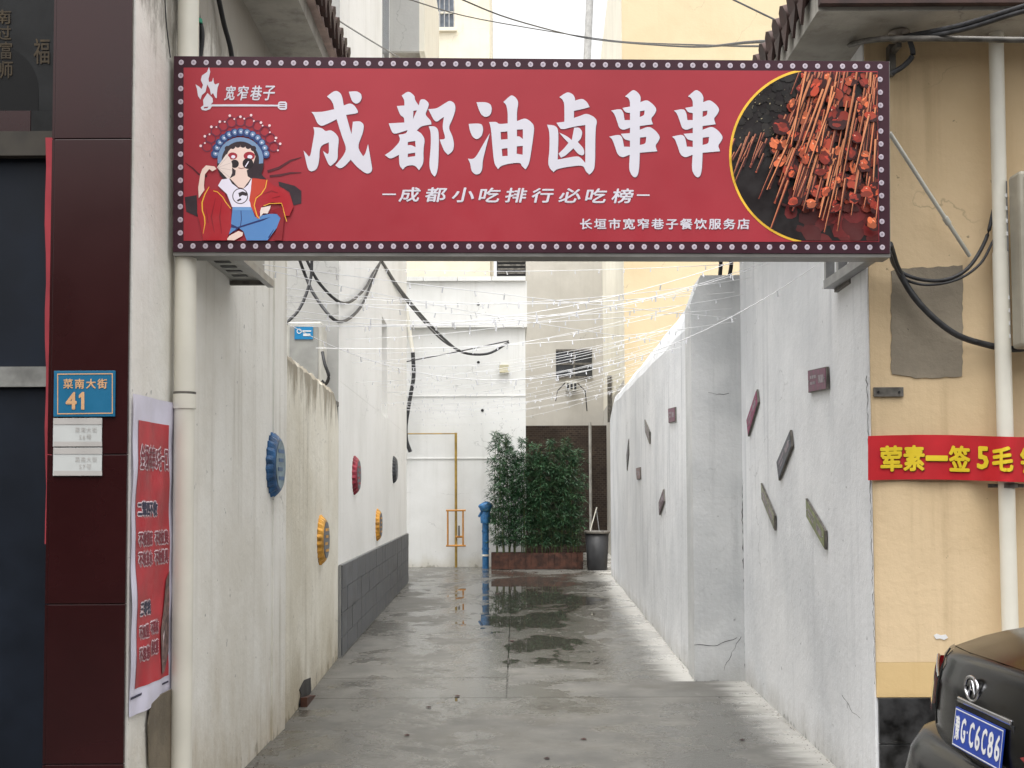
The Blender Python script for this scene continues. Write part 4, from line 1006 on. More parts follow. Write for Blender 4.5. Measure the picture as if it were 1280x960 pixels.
# printed figure (generic robed sitter) -------------------------------------------------
q8 = lambda *q: [(225 + a / 7.68, 180 + b / 7.68) for a, b in q]
def c8(x, y, r, n=14, ry=None): return circ(225 + x / 7.68, 180 + y / 7.68, r / 7.68, n, (ry or r) / 7.68)
DK, RD, RD2, WH, SK, BL, BL2, GY, YE, PB = S(52, 40, 46), S(170, 34, 44), S(138, 26, 36), S(232, 226, 240), S(236, 208, 196), S(88, 134, 190), S(40, 48, 100), S(232, 214, 206), S(236, 176, 60), S(120, 146, 180)
Ls = []
def ad(c, *spl): Ls.append((list(spl), c))
ad(DK, q8((945,360),(1100,400),(1165,450),(1165,570),(1090,590),(1050,460),(950,400))); ad(DK, q8((45,510),(160,490),(170,700),(60,650)))
st_ = lambda pts, wd: stroke(q8(*pts), [x / 7.68 for x in wd] if isinstance(wd, list) else wd / 7.68)
ad(S(84, 26, 36), st_([(840,265),(950,230),(1060,160),(1165,128)], [26, 26, 20, 6])); ad(S(84, 26, 36), st_([(860,310),(960,300),(1060,278),(1165,275)], [22, 24, 18, 6])); ad(S(84, 26, 36), st_([(50,180),(120,230),(180,290),(260,310)], [4, 12, 16, 20]))
# filigree of the head-dress
for k in range(11):
    an = math.radians(195 + k * 15); x, y = 580 + 330 * math.cos(an), 110 + 330 * math.sin(an)
    ad(S(110, 44, 66), c8(x, y, 52, 14), c8(x, y, 42, 14))
    x2, y2 = 580 + 395 * math.cos(an), 120 + 395 * math.sin(an); ad(S(238, 210, 214), c8(x2, y2 + 20 * math.sin(k * 3), 13, 8)); 
    x2, y2 = 580 + 365 * math.cos(an + .1), 120 + 365 * math.sin(an + .1); ad(S(238, 210, 214), c8(x2, y2, 9, 8))
for k in range(13):
    an = math.radians(188 + k * 13.7); x, y = 580 + 245 * math.cos(an), 130 + 245 * math.sin(an)
    ad(S(48, 66, 116), c8(x, y, 42, 9)); ad(PB, c8(x + 6, y - 6, 26, 8)); ad(WH, c8(x + 4, y - 4, 9, 6))
ad(DK, c8(580, 190, 225, 24, 215)); 
ad(PB, [(225 + (580 + 220 * math.cos(a)) / 7.68, 180 + (150 + 215 * math.sin(a)) / 7.68) for a in [math.pi * (1 - .05) + i * math.pi * 1.1 / 20 for i in range(21)]] + [(225 + (580 + 180 * math.cos(a)) / 7.68, 180 + (160 + 185 * math.sin(a)) / 7.68) for a in [math.pi * (1 - .05) + (20 - i) * math.pi * 1.1 / 20 for i in range(21)]])
ad(DK, q8((500,240),(420,190),(400,300),(480,320),(540,300))); ad(DK, q8((640,250),(740,180),(790,300),(830,340),(700,330),(630,300)))
ad(SK, q8((470,60),(520,20),(580,5),(650,20),(700,60),(725,120),(700,200),(640,255),(590,275),(545,262),(480,210),(440,120)))
ad(SK, q8((535,255),(640,255),(650,310),(680,330),(610,425),(560,415),(480,330),(530,300)))
ad(DK, *[c8(455 + k * 50, 38 - 40 * math.sin((k + .2) / 5.4 * math.pi) + 10, 27, 10) for k in range(6)])
for x, y, rr in ((505, 115, 46), (665, 115, 55)): ad(S(160, 40, 54), c8(x, y, rr, 14, rr * .75)); ad(WH, c8(x + 6, y + 8, rr * .45, 10, rr * .35))
ad(S(40, 32, 36), c8(525, 190, 40, 16)); ad(S(40, 32, 36), c8(652, 187, 52, 18)); ad(WH, q8((622,215),(655,165),(664,168),(632,222)))
ad(S(150, 90, 80), st_([(560,228),(590,236),(620,228)], 6))
# arm, fan
ad(SK, q8((250,205),(330,215),(350,240),(310,262),(280,240),(240,290),(230,400),(235,440),(180,520),(175,420),(195,290),(215,240)))
ad(GY, q8((445,97),(355,225),(470,350),(500,280),(500,190),(478,130))); 
for t_ in ((462,118),(492,180),(500,250),(480,320)): ad(S(190, 170, 166), st_([(360,226), t_], 3))
# shirt
ad(WH, q8((400,340),(470,330),(500,380),(560,425),(610,428),(655,390),(690,325),(700,420),(670,520),(690,605),(500,605),(450,480),(365,400)))
ad(DK, c8(578, 500, 76, 22), c8(578, 500, 68, 22)); ad(DK, q8((560,470),(600,455),(650,470),(640,500),(600,490),(570,510))); ad(DK, q8((545,540),(580,520),(590,535),(555,552)))
# jeans
ad(BL, q8((505,605),(685,605),(720,700),(860,670),(930,672),(965,710),(940,790),(840,925),(640,925),(610,840),(560,800),(470,870),(490,760)))
ad(BL2, q8((740,735),(870,700),(800,735),(560,810),(520,850),(540,800))); ad(BL2, q8((485,765),(560,800),(540,810),(480,800))); ad(BL2, st_([(585,640),(590,720),(580,790)], 7)); ad(BL2, st_([(900,820),(850,900)], [4, 12]))
ad(S(110, 156, 206), q8((505,608),(685,608),(688,636),(505,636)))
ad(SK, q8((560,835),(605,850),(600,880),(520,925),(445,920),(475,880)))
# robe
ad(RD, q8((275,400),(240,440),(170,560),(165,660),(200,800),(220,925),(450,925),(490,800),(492,650),(450,560),(430,470),(330,430),(300,440)))
ad(RD, q8((700,325),(840,345),(900,400),(1000,430),(1060,500),(1090,600),(1050,690),(1000,690),(980,570),(880,560),(790,600),(765,660),(760,720),(700,640),(665,540),(680,440)))
ad(S(196, 66, 44), q8((690,330),(830,345),(800,450),(735,500),(715,600),(760,715),(740,715),(680,600),(668,520),(680,440)))
ad(YE, st_([(835,345),(820,420),(780,480),(730,520),(712,590),(740,690),(765,715)], 9)); ad(YE, st_([(280,410),(240,480),(212,560),(215,640),(235,700),(240,760),(222,860)], [6, 10, 12, 12, 12, 10, 4]))
ad(YE, st_([(320,450),(360,460),(410,510),(440,560),(488,620)], 8)); ad(YE, st_([(800,595),(860,572),(975,568),(990,620),(1010,700),(1025,745)], 7))
ad(RD2, q8((870,640),(985,600),(1000,700),(980,925),(900,925),(930,800),(965,710),(930,672)))
for pts in ([(340,520),(300,700),(330,850)], [(400,560),(380,700),(400,860)], [(250,620),(270,760)], [(800,480),(880,450),(940,470)], [(880,520),(960,500)]): ad(RD2, st_(pts, [4, 14, 5][:len(pts)] if len(pts) == 3 else [4, 10]))
ad(S(232, 214, 206), q8((780,610),(870,592),(865,620),(840,668),(800,665),(770,700),(768,650)))
print_mesh('printed_figure', Ls, lambda x, y, k: P(x, y, Y=SY - .0066 - .00006 * k), M['print'], sg)

# food photograph in the circle ---------------------------------------------------------
cxx, cyy, RR = 1022, 195, 109
arc = [(cxx + RR * math.cos(a), cyy + RR * math.sin(a)) for a in [math.radians(101 + (259 - 101) * i / 50) for i in range(51)]]
reg = [(cxx + (RR - 1.4) * math.cos(a), cyy + (RR - 1.4) * math.sin(a)) for a in [math.radians(101 + (259 - 101) * i / 50) for i in range(51)]] + [(1096.6, 89.6), (1098.2, 301.2)]
reg = clip(reg, [(900, 87.5), (1100, 90.2), (1100, 301.5), (900, 301)])
fill('circle_edge', [clip(stroke(arc, 3.2), [(900, 87.5), (1060, 89.4), (1060, 301.8), (900, 301.2)])], SM(.0068), M['sign_yellow'], sg)
rnd = random.Random(11)
Lf = [([reg], S(22, 13, 14))]
def addc(poly, col):
    q = clip(poly, reg)
    if len(q) > 2: Lf.append(([q], col))
def jit(c, v): k = rnd.uniform(1 - v, 1 + v); return S(*[max(0, min(255, x * k)) for x in c])
def blob(x, y, r, col, n=9, asp=1.0, rot=0.):
    pts = []
    for i in range(n):
        a = 2 * math.pi * i / n; rr = r * rnd.uniform(.72, 1.15); u, v = rr * math.cos(a), rr * math.sin(a) * asp
        pts.append((x + u * math.cos(rot) - v * math.sin(rot), y + u * math.sin(rot) + v * math.cos(rot)))
    addc(pts, col) if False else None
    # convexify via clip target: blobs are near convex
    q = clip(pts, reg)
    if len(q) > 2: Lf.append(([q], col))
def skewer(x, y, L_, ang, wd, col):
    dx, dy = math.cos(ang), math.sin(ang); a = (x, y); b = (x + dx * L_, y + dy * L_)
    addc([(a[0] - dy * wd, a[1] + dx * wd), (a[0] + dy * wd, a[1] - dx * wd), (b[0] + dy * wd * .45, b[1] - dx * wd * .45), (b[0] - dy * wd * .45, b[1] + dx * wd * .45)][::-1], col)
def skewer2(x, y, L_, ang, wd, c):
    skewer(x + 1, y + .5, L_, ang, wd * 1.3, S(48, 18, 18)); skewer(x, y, L_, ang, wd, jit(c, .16)); skewer(x - .4, y, L_ * .9, ang, wd * .3, jit((214, 150, 110), .12))
    if rnd.random() < .5: blob(x + math.cos(ang) * L_, y + math.sin(ang) * L_, wd * 1.2, jit((150, 70, 48), .2), 6)
for _ in range(80): blob(rnd.uniform(985, 1097), rnd.uniform(235, 300), rnd.uniform(5, 14), jit((92, 30, 30), .35))
for _ in range(120): blob(rnd.uniform(922, 1010), rnd.uniform(90, 200), rnd.uniform(2, 7), jit((28, 24, 22), .4))
for _ in range(110): blob(rnd.uniform(925, 1010), rnd.uniform(95, 175), rnd.uniform(.5, 1.5), jit((104, 96, 76), .6), 6, .5, rnd.uniform(0, 3))
for _ in range(260):
    x, y = rnd.uniform(975, 1097), rnd.uniform(90, 262)
    if x < 1010 and y < 130: continue
    blob(x, y, rnd.uniform(3, 9), jit(rnd.choice([(96, 34, 28), (122, 48, 34), (70, 26, 24), (140, 58, 38)]), .3), 9, rnd.uniform(.4, 1), rnd.uniform(0, 3))
for _ in range(20): skewer2(rnd.uniform(918, 962), rnd.uniform(160, 198), rnd.uniform(16, 46), math.radians(rnd.uniform(108, 120)), rnd.uniform(.6, 1.0), (140, 70, 56))
wood = [(186, 104, 66), (168, 84, 54), (200, 122, 80), (150, 66, 46), (140, 56, 42)]
def meat(x, y, r):
    base = rnd.choice([(158, 62, 42), (176, 80, 50), (134, 46, 34), (190, 98, 62)]); ro = rnd.uniform(0, 3); asp = rnd.uniform(.5, .95)
    blob(x + .6, y + 1.2, r * 1.15, S(56, 18, 18), 11, asp, ro)
    for q in range(4): blob(x + rnd.uniform(-.5, .5) * r, y + rnd.uniform(-.5, .5) * r, r * rnd.uniform(.4, .85), jit(base, .22), 10, rnd.uniform(.4, .9), ro + rnd.uniform(-.6, .6))
    for q in range(2): blob(x + rnd.uniform(-.5, .3) * r, y + rnd.uniform(-.6, .1) * r, r * rnd.uniform(.15, .4), jit([min(255, c_ * 1.3) for c_ in base], .12), 7, .4, ro)
    if rnd.random() < .55: blob(x + rnd.uniform(-.4, .1) * r, y - r * .3, r * .13, S(236, 190, 160), 6, .6, ro)
order = sorted([(rnd.uniform(975, 1112), rnd.uniform(55, 235)) for _ in range(112)], key=lambda t: t[1])
big = [(1020, 108, 13), (1049, 151, 12), (1018, 182, 9), (1003, 188, 9), (1032, 196, 9), (1062, 190, 8), (975, 158, 11), (969, 178, 9), (1088, 146, 8), (1000, 240, 9), (1052, 224, 9), (1004, 148, 9), (1068, 210, 8), (992, 206, 9), (1086, 122, 6), (1034, 172, 8), (978, 200, 8)]
for i, (x, y) in enumerate(order):
    if x < 1000 and y < 110: x += 30
    L_ = rnd.uniform(45, 115) if y < 180 else rnd.uniform(30, 75)
    skewer2(x, y, L_, math.radians(95 + (1105 - x) * .14 + rnd.uniform(-4, 4)), rnd.uniform(.7, 1.6), rnd.choice(wood))
    if i % 4 != 0: meat(x - rnd.uniform(0, 18), y + rnd.uniform(10, 50), rnd.uniform(4.5, 9.5))
    if i % 9 == 4 and big: meat(*big.pop())
for b_ in big + [(1010, 196, 8), (1040, 140, 9), (1070, 172, 9), (1024, 214, 8), (990, 170, 8), (1080, 206, 8)]: meat(*b_)
for _ in range(9): skewer2(rnd.uniform(1000, 1100), rnd.uniform(80, 150), rnd.uniform(70, 110), math.radians(rnd.uniform(98, 112)), rnd.uniform(1.1, 1.8), wood[2])
print_mesh('food_photograph', Lf, lambda x, y, k: P(x, y, Y=SY - .0075 - .00002 * k), M['print'], sg)

# steel outriggers behind the sign
e = empty('sign_bracket', (1.8, 6.3, 2.74), 'grey steel bracket frame holding the right end of the shop sign', 'bracket')
bxp = P(1110, 322, Y=5.9).x - .03; zb0 = P(1047, 356, Y=6.76).z
for z in (zb0, 3.62): box('beam', bxp - .03, bxp + .03, 5.875, 6.9, z, z + .05, M['steel'], e)
for y in (6.35, 6.6, 6.86): box('post', bxp - .025, bxp + .025, y, y + .04, zb0 + .051, 3.619, M['steel'], e)
box('wall_plate', bxp + .031, RC + .02, 6.6, 6.9, zb0 - .02, zb0 + .07, M['steel_d'], e)
e = empty('sign_bracket', (-1.6, 6.0, 2.74), 'grey steel upright holding the left end of the shop sign', 'bracket')
lx = P(212, 200, Y=5.9).x
tube('upright', [(lx, 5.9, P(212, 318, Y=5.9).z), (lx, 5.9, P(212, 74, Y=5.9).z)], .022, M['steel'], e)
for yy in (88, 312): 
    q = P(212, yy, Y=5.9); box('beam', q.x - .02, q.x + .10, 5.875, 5.92, q.z - .02, q.z + .02, M['steel'], e)

# ------------------------------------------------------------------ cables
def cable(pts, r, label, mat='cable', n=6, name='cable', catn='cable'):
    o = tube(name, pcat(pts, n), r, M[mat], None, 8); tag(o, label, catn); return o
YQ = 6.17
cable([(1112, 315, 5.95), (1120, 335, YQ), (1145, 348, YQ), (1180, 350, YQ), (1210, 335, YQ), (1232, 300, YQ), (1242, 262, YQ)], .010, 'thin black cable looping from the sign end to the white downpipe, upper of two')
cable([(1113, 318, 5.95), (1126, 345, YQ), (1155, 356, YQ), (1195, 350, YQ), (1225, 330, YQ), (1242, 300, YQ)], .007, 'thin black cable looping under its twin beside the cement patch')
cable([(1112, 305, 5.95), (1124, 340, YQ), (1150, 380, YQ), (1190, 415, YQ), (1230, 430, YQ + .04), (1275, 436, YQ + .04), (1330, 420, YQ + .04)], .017, 'thick black cable sweeping over the cement patch towards the grey box')
cable([(1340, -8, 5.2), (1280, 8, 5.4), (1200, 32, 5.75), (1130, 46, 6.05)], .014, 'thick dark cable running in from the upper right to the insulator, upper one')
cable([(1340, 2, 5.2), (1280, 14, 5.4), (1200, 38, 5.75), (1128, 50, 6.05)], .012, 'dark cable running in from the upper right to the insulator, lower one')
cable([(1340, 50, 5.6), (1280, 50, 5.7), (1150, 48, 5.9), (1090, 50, 6.0), (1062, 56, 6.3)], .015, 'grey horizontal cable crossing the yellow wall above the sign', 'steel_d')
cable([(1137, 50, 6.05), (1141, 68, 6.05), (1130, 82, 6.05), (1114, 92, 6.05)], .014, 'short bent black cable dropping behind the right end of the sign')
cable([(560, -8, 16), (640, 24, 18), (735, 48, 22), (850, 58, 14), (950, 52, 8), (1030, 56, 6.6)], .011, 'long overhead wire sagging over the sign towards the right eave')
cable([(500, -4, 16), (600, 24, 20), (760, 50, 24), (900, 57, 12), (1020, 54, 6.9)], .009, 'thin overhead wire just below its longer neighbour above the sign')
cable([(905, -6, 9), (980, 30, 8), (1050, 62, 6.8)], .007, 'thin wire slanting down to the right eave insulator')
cable([(380, -6, 8), (430, 30, 9), (512, 80, 10.5)], .006, 'thin pale wire slanting down behind the sign at upper left', 'steel')
YS = 6.3
cable([(243, -8, 6.0), (247, 30, 6.0), (247, 60, 6.0), (249, 90, 6.0)], .018, 'thick black cable running down beside the cream downpipe above the sign', 'black')
cable([(250, 25, 6.0), (253, 45, 6.0), (250, 75, 6.0)], .012, 'thinner black cable strapped with green tape beside the downpipe', 'black')
cable([(272, -8, 6.25), (280, 30, 6.35), (288, 60, 6.45), (292, 90, 6.5)], .014, 'black cable leaning over the dirty left wall above the sign', 'black')
o = tube('tape', [P(247, 24, Y=5.985), P(247, 29, Y=5.985)], .024, plain('green_tape', S(50, 150, 120), .5), None, 10); tag(o, 'band of green tape around the black cable beside the downpipe', 'tape')
cable([(206, -5, 5.5), (208, 30, 5.55), (213, 72, 5.6)], .003, 'hair-thin wire on the white wall left of the sign')
# bundle across to the back wall
cable([(372, 318, 11.7), (382, 345, 11.9), (395, 372, 11.8), (423, 402, 11.8), (450, 385, 13.6), (466, 350, 15.5), (476, 326, 16.8)], .016, 'black cable swag nearest below the sign, lower loop')
cable([(380, 318, 11.7), (400, 355, 11.8), (430, 379, 12.2), (455, 362, 14), (468, 338, 15.8), (476, 326, 16.8)], .015, 'black cable swag just above the lower loop under the sign')
cable([(390, 318, 11.7), (388, 350, 11.7), (375, 385, 11.6), (357, 405, 11.5)], .015, 'black cable dropping to the beige outdoor unit')
cable([(476, 326, 16.8), (500, 362, 20.5), (530, 398, 24), (560, 428, 26), (580, 441, 26.8), (610, 442, 27), (636, 428, 27.1)], .028, 'thick twisted black cable drooping onto the back house wall')
cable([(476, 326, 16.8), (505, 372, 20.8), (535, 408, 24), (556, 428, 26), (575, 438, 26.8)], .018, 'second black strand running close along the thick drooping cable')
cable([(508, 452, 27), (570, 440, 27.05), (636, 426, 27.1)], .013, 'thin dark wire running almost level across the back wall')
cable([(403, 440, 11.4), (406, 455, 11.35), (411, 470, 11.35), (407, 480, 11.4), (402, 476, 11.4)], .016, 'tangled black cable tail hanging beside the beige outdoor unit')
cable([(357, 412, 11.4), (355.5, 440, 11.4), (356, 450, 11.4)], .016, 'black cable stub on the near side of the beige outdoor unit', 'black')
cable([(900, 345, 10.6), (901, 328, 10.6), (899, 312, 10.5)], .018, 'stub of dark cable rising from the top of the pier, left one', 'black')
cable([(912, 345, 10.6), (914, 328, 10.6), (909, 312, 10.5)], .018, 'stub of dark cable rising from the top of the pier, right one', 'black')

# insulators
def insulator(px, py, Y, label):
    q = P(px, py, Y=Y); e = empty('insulator', q, label, 'insulator')
    lathe('porcelain', [(.001, q.z + .05), (.02, q.z + .045), (.022, q.z + .03), (.05, q.z + .01), (.055, q.z), (.025, q.z - .005), (.045, q.z - .03), (.04, q.z - .04), (.001, q.z - .04)], q.x, q.y, plain('porcelain', S(150, 140, 130), .3, .5), e, 14)
    box('pin_bracket', q.x - .012, q.x + .012, q.y, 6.268, q.z - .07, q.z - .045, M['steel_d'], e)
insulator(1124, 42, 6.1, 'porcelain insulator on a bracket above the right end of the sign')
insulator(1029, 50, 6.6, 'porcelain insulator hanging under the right eave corner')
box_ = box('angle_iron', P(1112, 80, Y=6.2).x, P(1120, 80, Y=6.2).x, 6.2, 6.256, P(1112, 92, Y=6.2).z, P(1112, 55, Y=6.2).z, M['steel_d']); tag(box_, 'dark angle iron fixed to the yellow wall beside the sign end', 'bracket')
e = empty('stay_rod', P(1212, 320, Y=6.2), 'pale metal stay rod slanting down the yellow wall from the sign end', 'rod')
tube('rod', [P(1112, 166, Y=5.95), P(1212, 320, Y=6.23)], .011, M['acwhite'], e); tube('sleeve', [P(1181, 272, Y=6.143), P(1186, 280, Y=6.156)], .016, M['acwhite'], e)

e = slab('weather_sheet', [P(1046, 26, Y=6.95), P(1074, 26, Y=6.95), P(1078, 90, Y=6.95), P(992, 90, Y=6.95)], (0, 1, 0), .01, plain('grey_tarpaulin', S(112, 116, 120), .4, .5, var=.3, scale=7)); tag(e, 'grey plastic weather sheet hanging under the right eave behind the sign', 'sheet')
M['crackd'] = plain('crack_shadow', S(78, 78, 80), .9, var=.2)
def crack(px, plane_pt, plane_n, par, wd=.006):
    pn_ = Vector(plane_n).normalized(); rr_ = random.Random(int(px[0][0] * 7)); pts = []
    for (a_, b_) in zip(px, px[1:]):
        n_ = max(2, int(math.hypot(b_[0] - a_[0], b_[1] - a_[1]) / 5))
        for i in range(n_): t = i / n_; pts.append((a_[0] + (b_[0] - a_[0]) * t + rr_.uniform(-1, 1), a_[1] + (b_[1] - a_[1]) * t + rr_.uniform(-1, 1)))
    W = [P(x, y, plane=(Vector(plane_pt) + pn_ * .002, pn_)) for x, y in pts]
    bm = bmesh.new(); prev = None
    for i, p in enumerate(W):
        d = (W[min(i + 1, len(W) - 1)] - W[max(i - 1, 0)]).normalized(); sd_ = d.cross(pn_).normalized() * wd * rr_.uniform(.2, .7)
        cur = (bm.verts.new(p + sd_), bm.verts.new(p - sd_))
        if prev: bm.faces.new((prev[0], cur[0], cur[1], prev[1]))
        prev = cur
    bmobj('crack', bm, M['crackd'], par)
pf_ = ((px0, 10.43, 0), (0, -1, 0))
crack([(928, 440), (930, 560), (928, 640), (931, 740), (932, 846)], *pf_, pr, .009)
crack([(868, 806), (892, 808), (925, 796)], *pf_, pr, .0045); crack([(905, 838), (915, 815), (930, 790)], *pf_, pr, .0035)
crack([(885, 490), (905, 494), (918, 488)], *pf_, pr, .0035)
crack([(354, 470), (352, 560), (353, 700), (352, 905)], (-1.585, 8.3, 0), (1, .012, 0), house, .006)
crack([(1083, 470), (1088, 620), (1090, 700), (1094, 860)], (RC, 6.27, 0), (-1, .031, 0), rb, .008)
crack([(1052, 868), (1066, 890), (1080, 902)], (RC, 6.27, 0), (-1, .031, 0), rb, .004)
# grit and flakes gathered along the wall feet
bm = bmesh.new(); rr_ = random.Random(3)
for i in range(1500):
    side = rr_.random()
    y = 6 + 20 * rr_.random() ** 1.6; off = abs(rr_.gauss(0, .09)) * rr_.random() + .008
    if side < .45: x = (lwx(y) if y < 12 else bx(y) + .045) + off
    elif side < .85: x = (rx(y) if y < 10.43 else wx(y)) - off
    else: x = rr_.uniform(-1.4, 1.4)
    sz = rr_.uniform(.002, .007) * (1.5 if side > .97 else 1); a_ = rr_.uniform(0, 3)
    q = [bm.verts.new((x + sz * math.cos(a_ + k * 2.1), y + sz * math.sin(a_ + k * 2.1), .001)) for k in range(3)] + [bm.verts.new((x, y, sz * .7))]
    for k in range(3): bm.faces.new((q[k], q[(k + 1) % 3], q[3]))
o = bmobj('grit', bm, plain('plaster_grit', S(140, 134, 124), .9, var=.5, scale=40)); tag(o, 'loose grit and plaster crumbs along the foot of the alley walls', 'grit', kind='stuff')
bm = bmesh.new()
for (x, y) in ((622, 742), (708, 743), (640, 801), (572, 870), (536, 884), (928, 925), (509, 919), (684, 948), (730, 924)):
    q = P(x, y, Z=.004); r0 = q.y * .0022
    vs_ = [bm.verts.new((q.x + r0 * math.cos(k * 1.05) * (1 + .4 * (k % 2)), q.y + r0 * 1.4 * math.sin(k * 1.05), .006)) for k in range(6)] + [bm.verts.new((q.x, q.y, .014))]
    for k in range(6): bm.faces.new((vs_[k], vs_[(k + 1) % 6], vs_[6]))
o = bmobj('leaf_litter', bm, M['rooftile']); tag(o, 'small dark dead leaves scattered on the wet alley floor', 'leaf litter', kind='stuff')

# ------------------------------------------------------------------ fairy lights
def strand(a, b, s, k):
    pts = sag(a, b, s, 20); bm = bmesh.new(); add_tube(bm, pts, .0026, 5)
    o = bmobj('fairy_light_string', bm, M['white_cable']); tag(o, 'thin white string of fairy lights sagging across the alley', 'string lights', 'fairy light strings across the alley')
    bm = bmesh.new(); rn = random.Random(k); a, b = Vector(a), Vector(b); n = int((b - a).length / .28)
    for i in range(1, n):
        t = i / n; p = a.lerp(b, t) + Vector((0, 0, -4 * s * t * (1 - t)))
        add_tube(bm, [p, p + Vector((rn.uniform(-.01, .01), rn.uniform(-.01, .01), -.035))], [.004, .006], 5)
    bo = bmobj('bulbs', bm, M['bulb'], o); bo['kind'] = 'stuff'
rn = random.Random(5)
k = 0
for i in range(26):
    yl = 9.2 + 14.8 * (i / 25) ** 1.05; yr = yl * .90 + rn.uniform(-.3, .3); k += 1
    xl = (bx(yl) if yl > 12 else lwx(yl) - .02) + .01; zl_ = (3.15 + rn.uniform(-.12, .12)) if yl > 12 else 2.62
    if yl < 12: yl = 8.35; xl = -1.585; zl_ = P(357, 404, Y=8.35).z + .05 * i
    if yr < 10.43: xr_ = rx(yr) - .01; zr = 3.35
    else: xr_ = wx(yr) + .1; zr = 3.5
    strand((xl, yl, zl_), (xr_, yr, zr + rn.uniform(-.06, .05)), rn.uniform(.08, .24), k)
for i, (pa_, pb_, s) in enumerate((((262, 322, 6.45), (920, 398, 10.3), .02), ((300, 330, 6.9), (860, 430, 11.5), .05), ((360, 405, 8.35), (1030, 325, 7.2), .55), ((395, 435, 10.5), (918, 402, 10.35), .08), ((362, 408, 8.35), (915, 385, 10.35), .05), ((445, 478, 13.6), (915, 395, 10.35), .12), ((470, 505, 17), (865, 430, 11.2), .1), ((440, 335, 13.5), (918, 330, 10.3), .05), ((430, 372, 12.6), (918, 365, 10.3), .08))):
    strand(P(pa_[0], pa_[1], Y=pa_[2]), P(pb_[0], pb_[1], Y=pb_[2]), s, 50 + i)

# ------------------------------------------------------------------ parked car
car = empty('parked_car', (4, 4.28, 0), 'black sedan parked along the yellow wall, only its tail in view', 'car')
YC = 4.28
# body loft: sections along X; each: x, half-width, z list (bottom, waist, shoulder, top)
def rearx(y):   # plan curvature of the tail
    t = abs(y - YC) / .9; return .17 * t ** 2.6
secs = []
nY = 24
def deckz(x):
    pts = [(1.73, .985), (1.9, 1.035), (2.15, 1.07), (2.5, 1.10), (3.0, 1.12), (5.0, 1.05), (5.6, .98), (6.2, .80), (6.4, .62)]
    for (a, b), (c, d) in zip(pts, pts[1:]):
        if x <= c: return b + (d - b) * max(0, (x - a)) / (c - a)
    return .6
xs = [1.73, 1.78, 1.86, 1.96, 2.1, 2.3, 2.6, 3.0, 3.6, 4.2, 4.8, 5.3, 5.7, 6.0, 6.25, 6.4]
bm = bmesh.new(); rows_ = []
for x in xs:
    hw = .9 * min(1, .955 + .045 * (x - 1.73) / .5) * (1 if x < 5.6 else 1 - .16 * ((x - 5.6) / .8) ** 2); zt_ = deckz(x)
    sec = []
    for (u, z) in ((1.0, .28), (1.02, .45), (1.03, .62), (1.0, .8), (.96, .90), (.93, zt_ - .06), (.88, zt_ - .02), (.75, zt_), (.4, zt_ + .012), (0, zt_ + .018)): sec.append((u * hw, min(z, zt_ + .02)))
    pts = [(YC + a, z) for a, z in sec] + [(YC - a, z) for a, z in sec[-2::-1]]
    row = [bm.verts.new((x + (rearx(y) * max(0, 1 - (x - 1.73) / .8) if x < 2.5 else 0), y, z)) for y, z in pts]
    rows_.append(row)
for i in range(len(rows_) - 1):
    for k in range(len(rows_[0]) - 1): bm.faces.new((rows_[i][k], rows_[i][k + 1], rows_[i + 1][k + 1], rows_[i + 1][k]))
bm.faces.new(rows_[-1])
bmobj('body', bm, M['car'], car, True)
# boot lid / tail panel: grid over (y, z)
prof = [(.985, 1.732), (.975, 1.712), (.95, 1.690), (.92, 1.684), (.89, 1.670), (.84, 1.658), (.80, 1.652), (.74, 1.646), (.66, 1.645), (.62, 1.66)]
def tailpanel(y0, y1, prof, n=20, off=0):
    bm = bmesh.new(); g_ = []
    for z, x in prof: g_.append([bm.verts.new((x + off + rearx(y0 + (y1 - y0) * i / n) * 1.0, y0 + (y1 - y0) * i / n, z + (.035 * (1 - (abs(y0 + (y1 - y0) * i / n - YC) / .9) ** 2) - .02 if z > .8 else 0))) for i in range(n + 1)])
    for j in range(len(prof) - 1):
        for i in range(n): bm.faces.new((g_[j][i], g_[j][i + 1], g_[j + 1][i + 1], g_[j + 1][i]))
    return bm
bmobj('boot_lid', tailpanel(YC - .60, YC + .60, prof), M['car'], car, True)
for sgn in (-1, 1):
    y0, y1 = sorted((YC + sgn * .605, YC + sgn * .885))
    bmobj('rear_quarter', tailpanel(y0, y1, prof, 8), M['car'], car, True)
# bumper
bp = [(.655, 1.73), (.652, 1.69), (.635, 1.635), (.57, 1.585), (.46, 1.555), (.38, 1.57), (.30, 1.60), (.25, 1.67)]
def bumper():
    bm = bmesh.new(); g_ = []; n = 30
    for z, x in bp:
        row = []
        for i in range(n + 1):
            t = -1 + 2 * i / n; y = YC + .93 * math.sin(t * math.pi / 2) ; xx = x + .30 * abs(t) ** 3.0
            row.append(bm.verts.new((xx, y, z)))
        for s_, lst in ((1, None),): pass
        g_.append(row)
    for j in range(len(bp) - 1):
        for i in range(n): bm.faces.new((g_[j][i], g_[j][i + 1], g_[j + 1][i + 1], g_[j + 1][i]))
    # wrap round to the wheel arches
    for e_, sg_ in ((0, -1), (-1, 1)):
        ext = [bm.verts.new((2.15, YC + sg_ * .935, g_[j][e_].co.z)) for j in range(len(bp))]
        for j in range(len(bp) - 1): bm.faces.new((g_[j][e_], g_[j + 1][e_], ext[j + 1], ext[j]))
    return bm
bmobj('bumper', bumper(), M['car'], car, True)
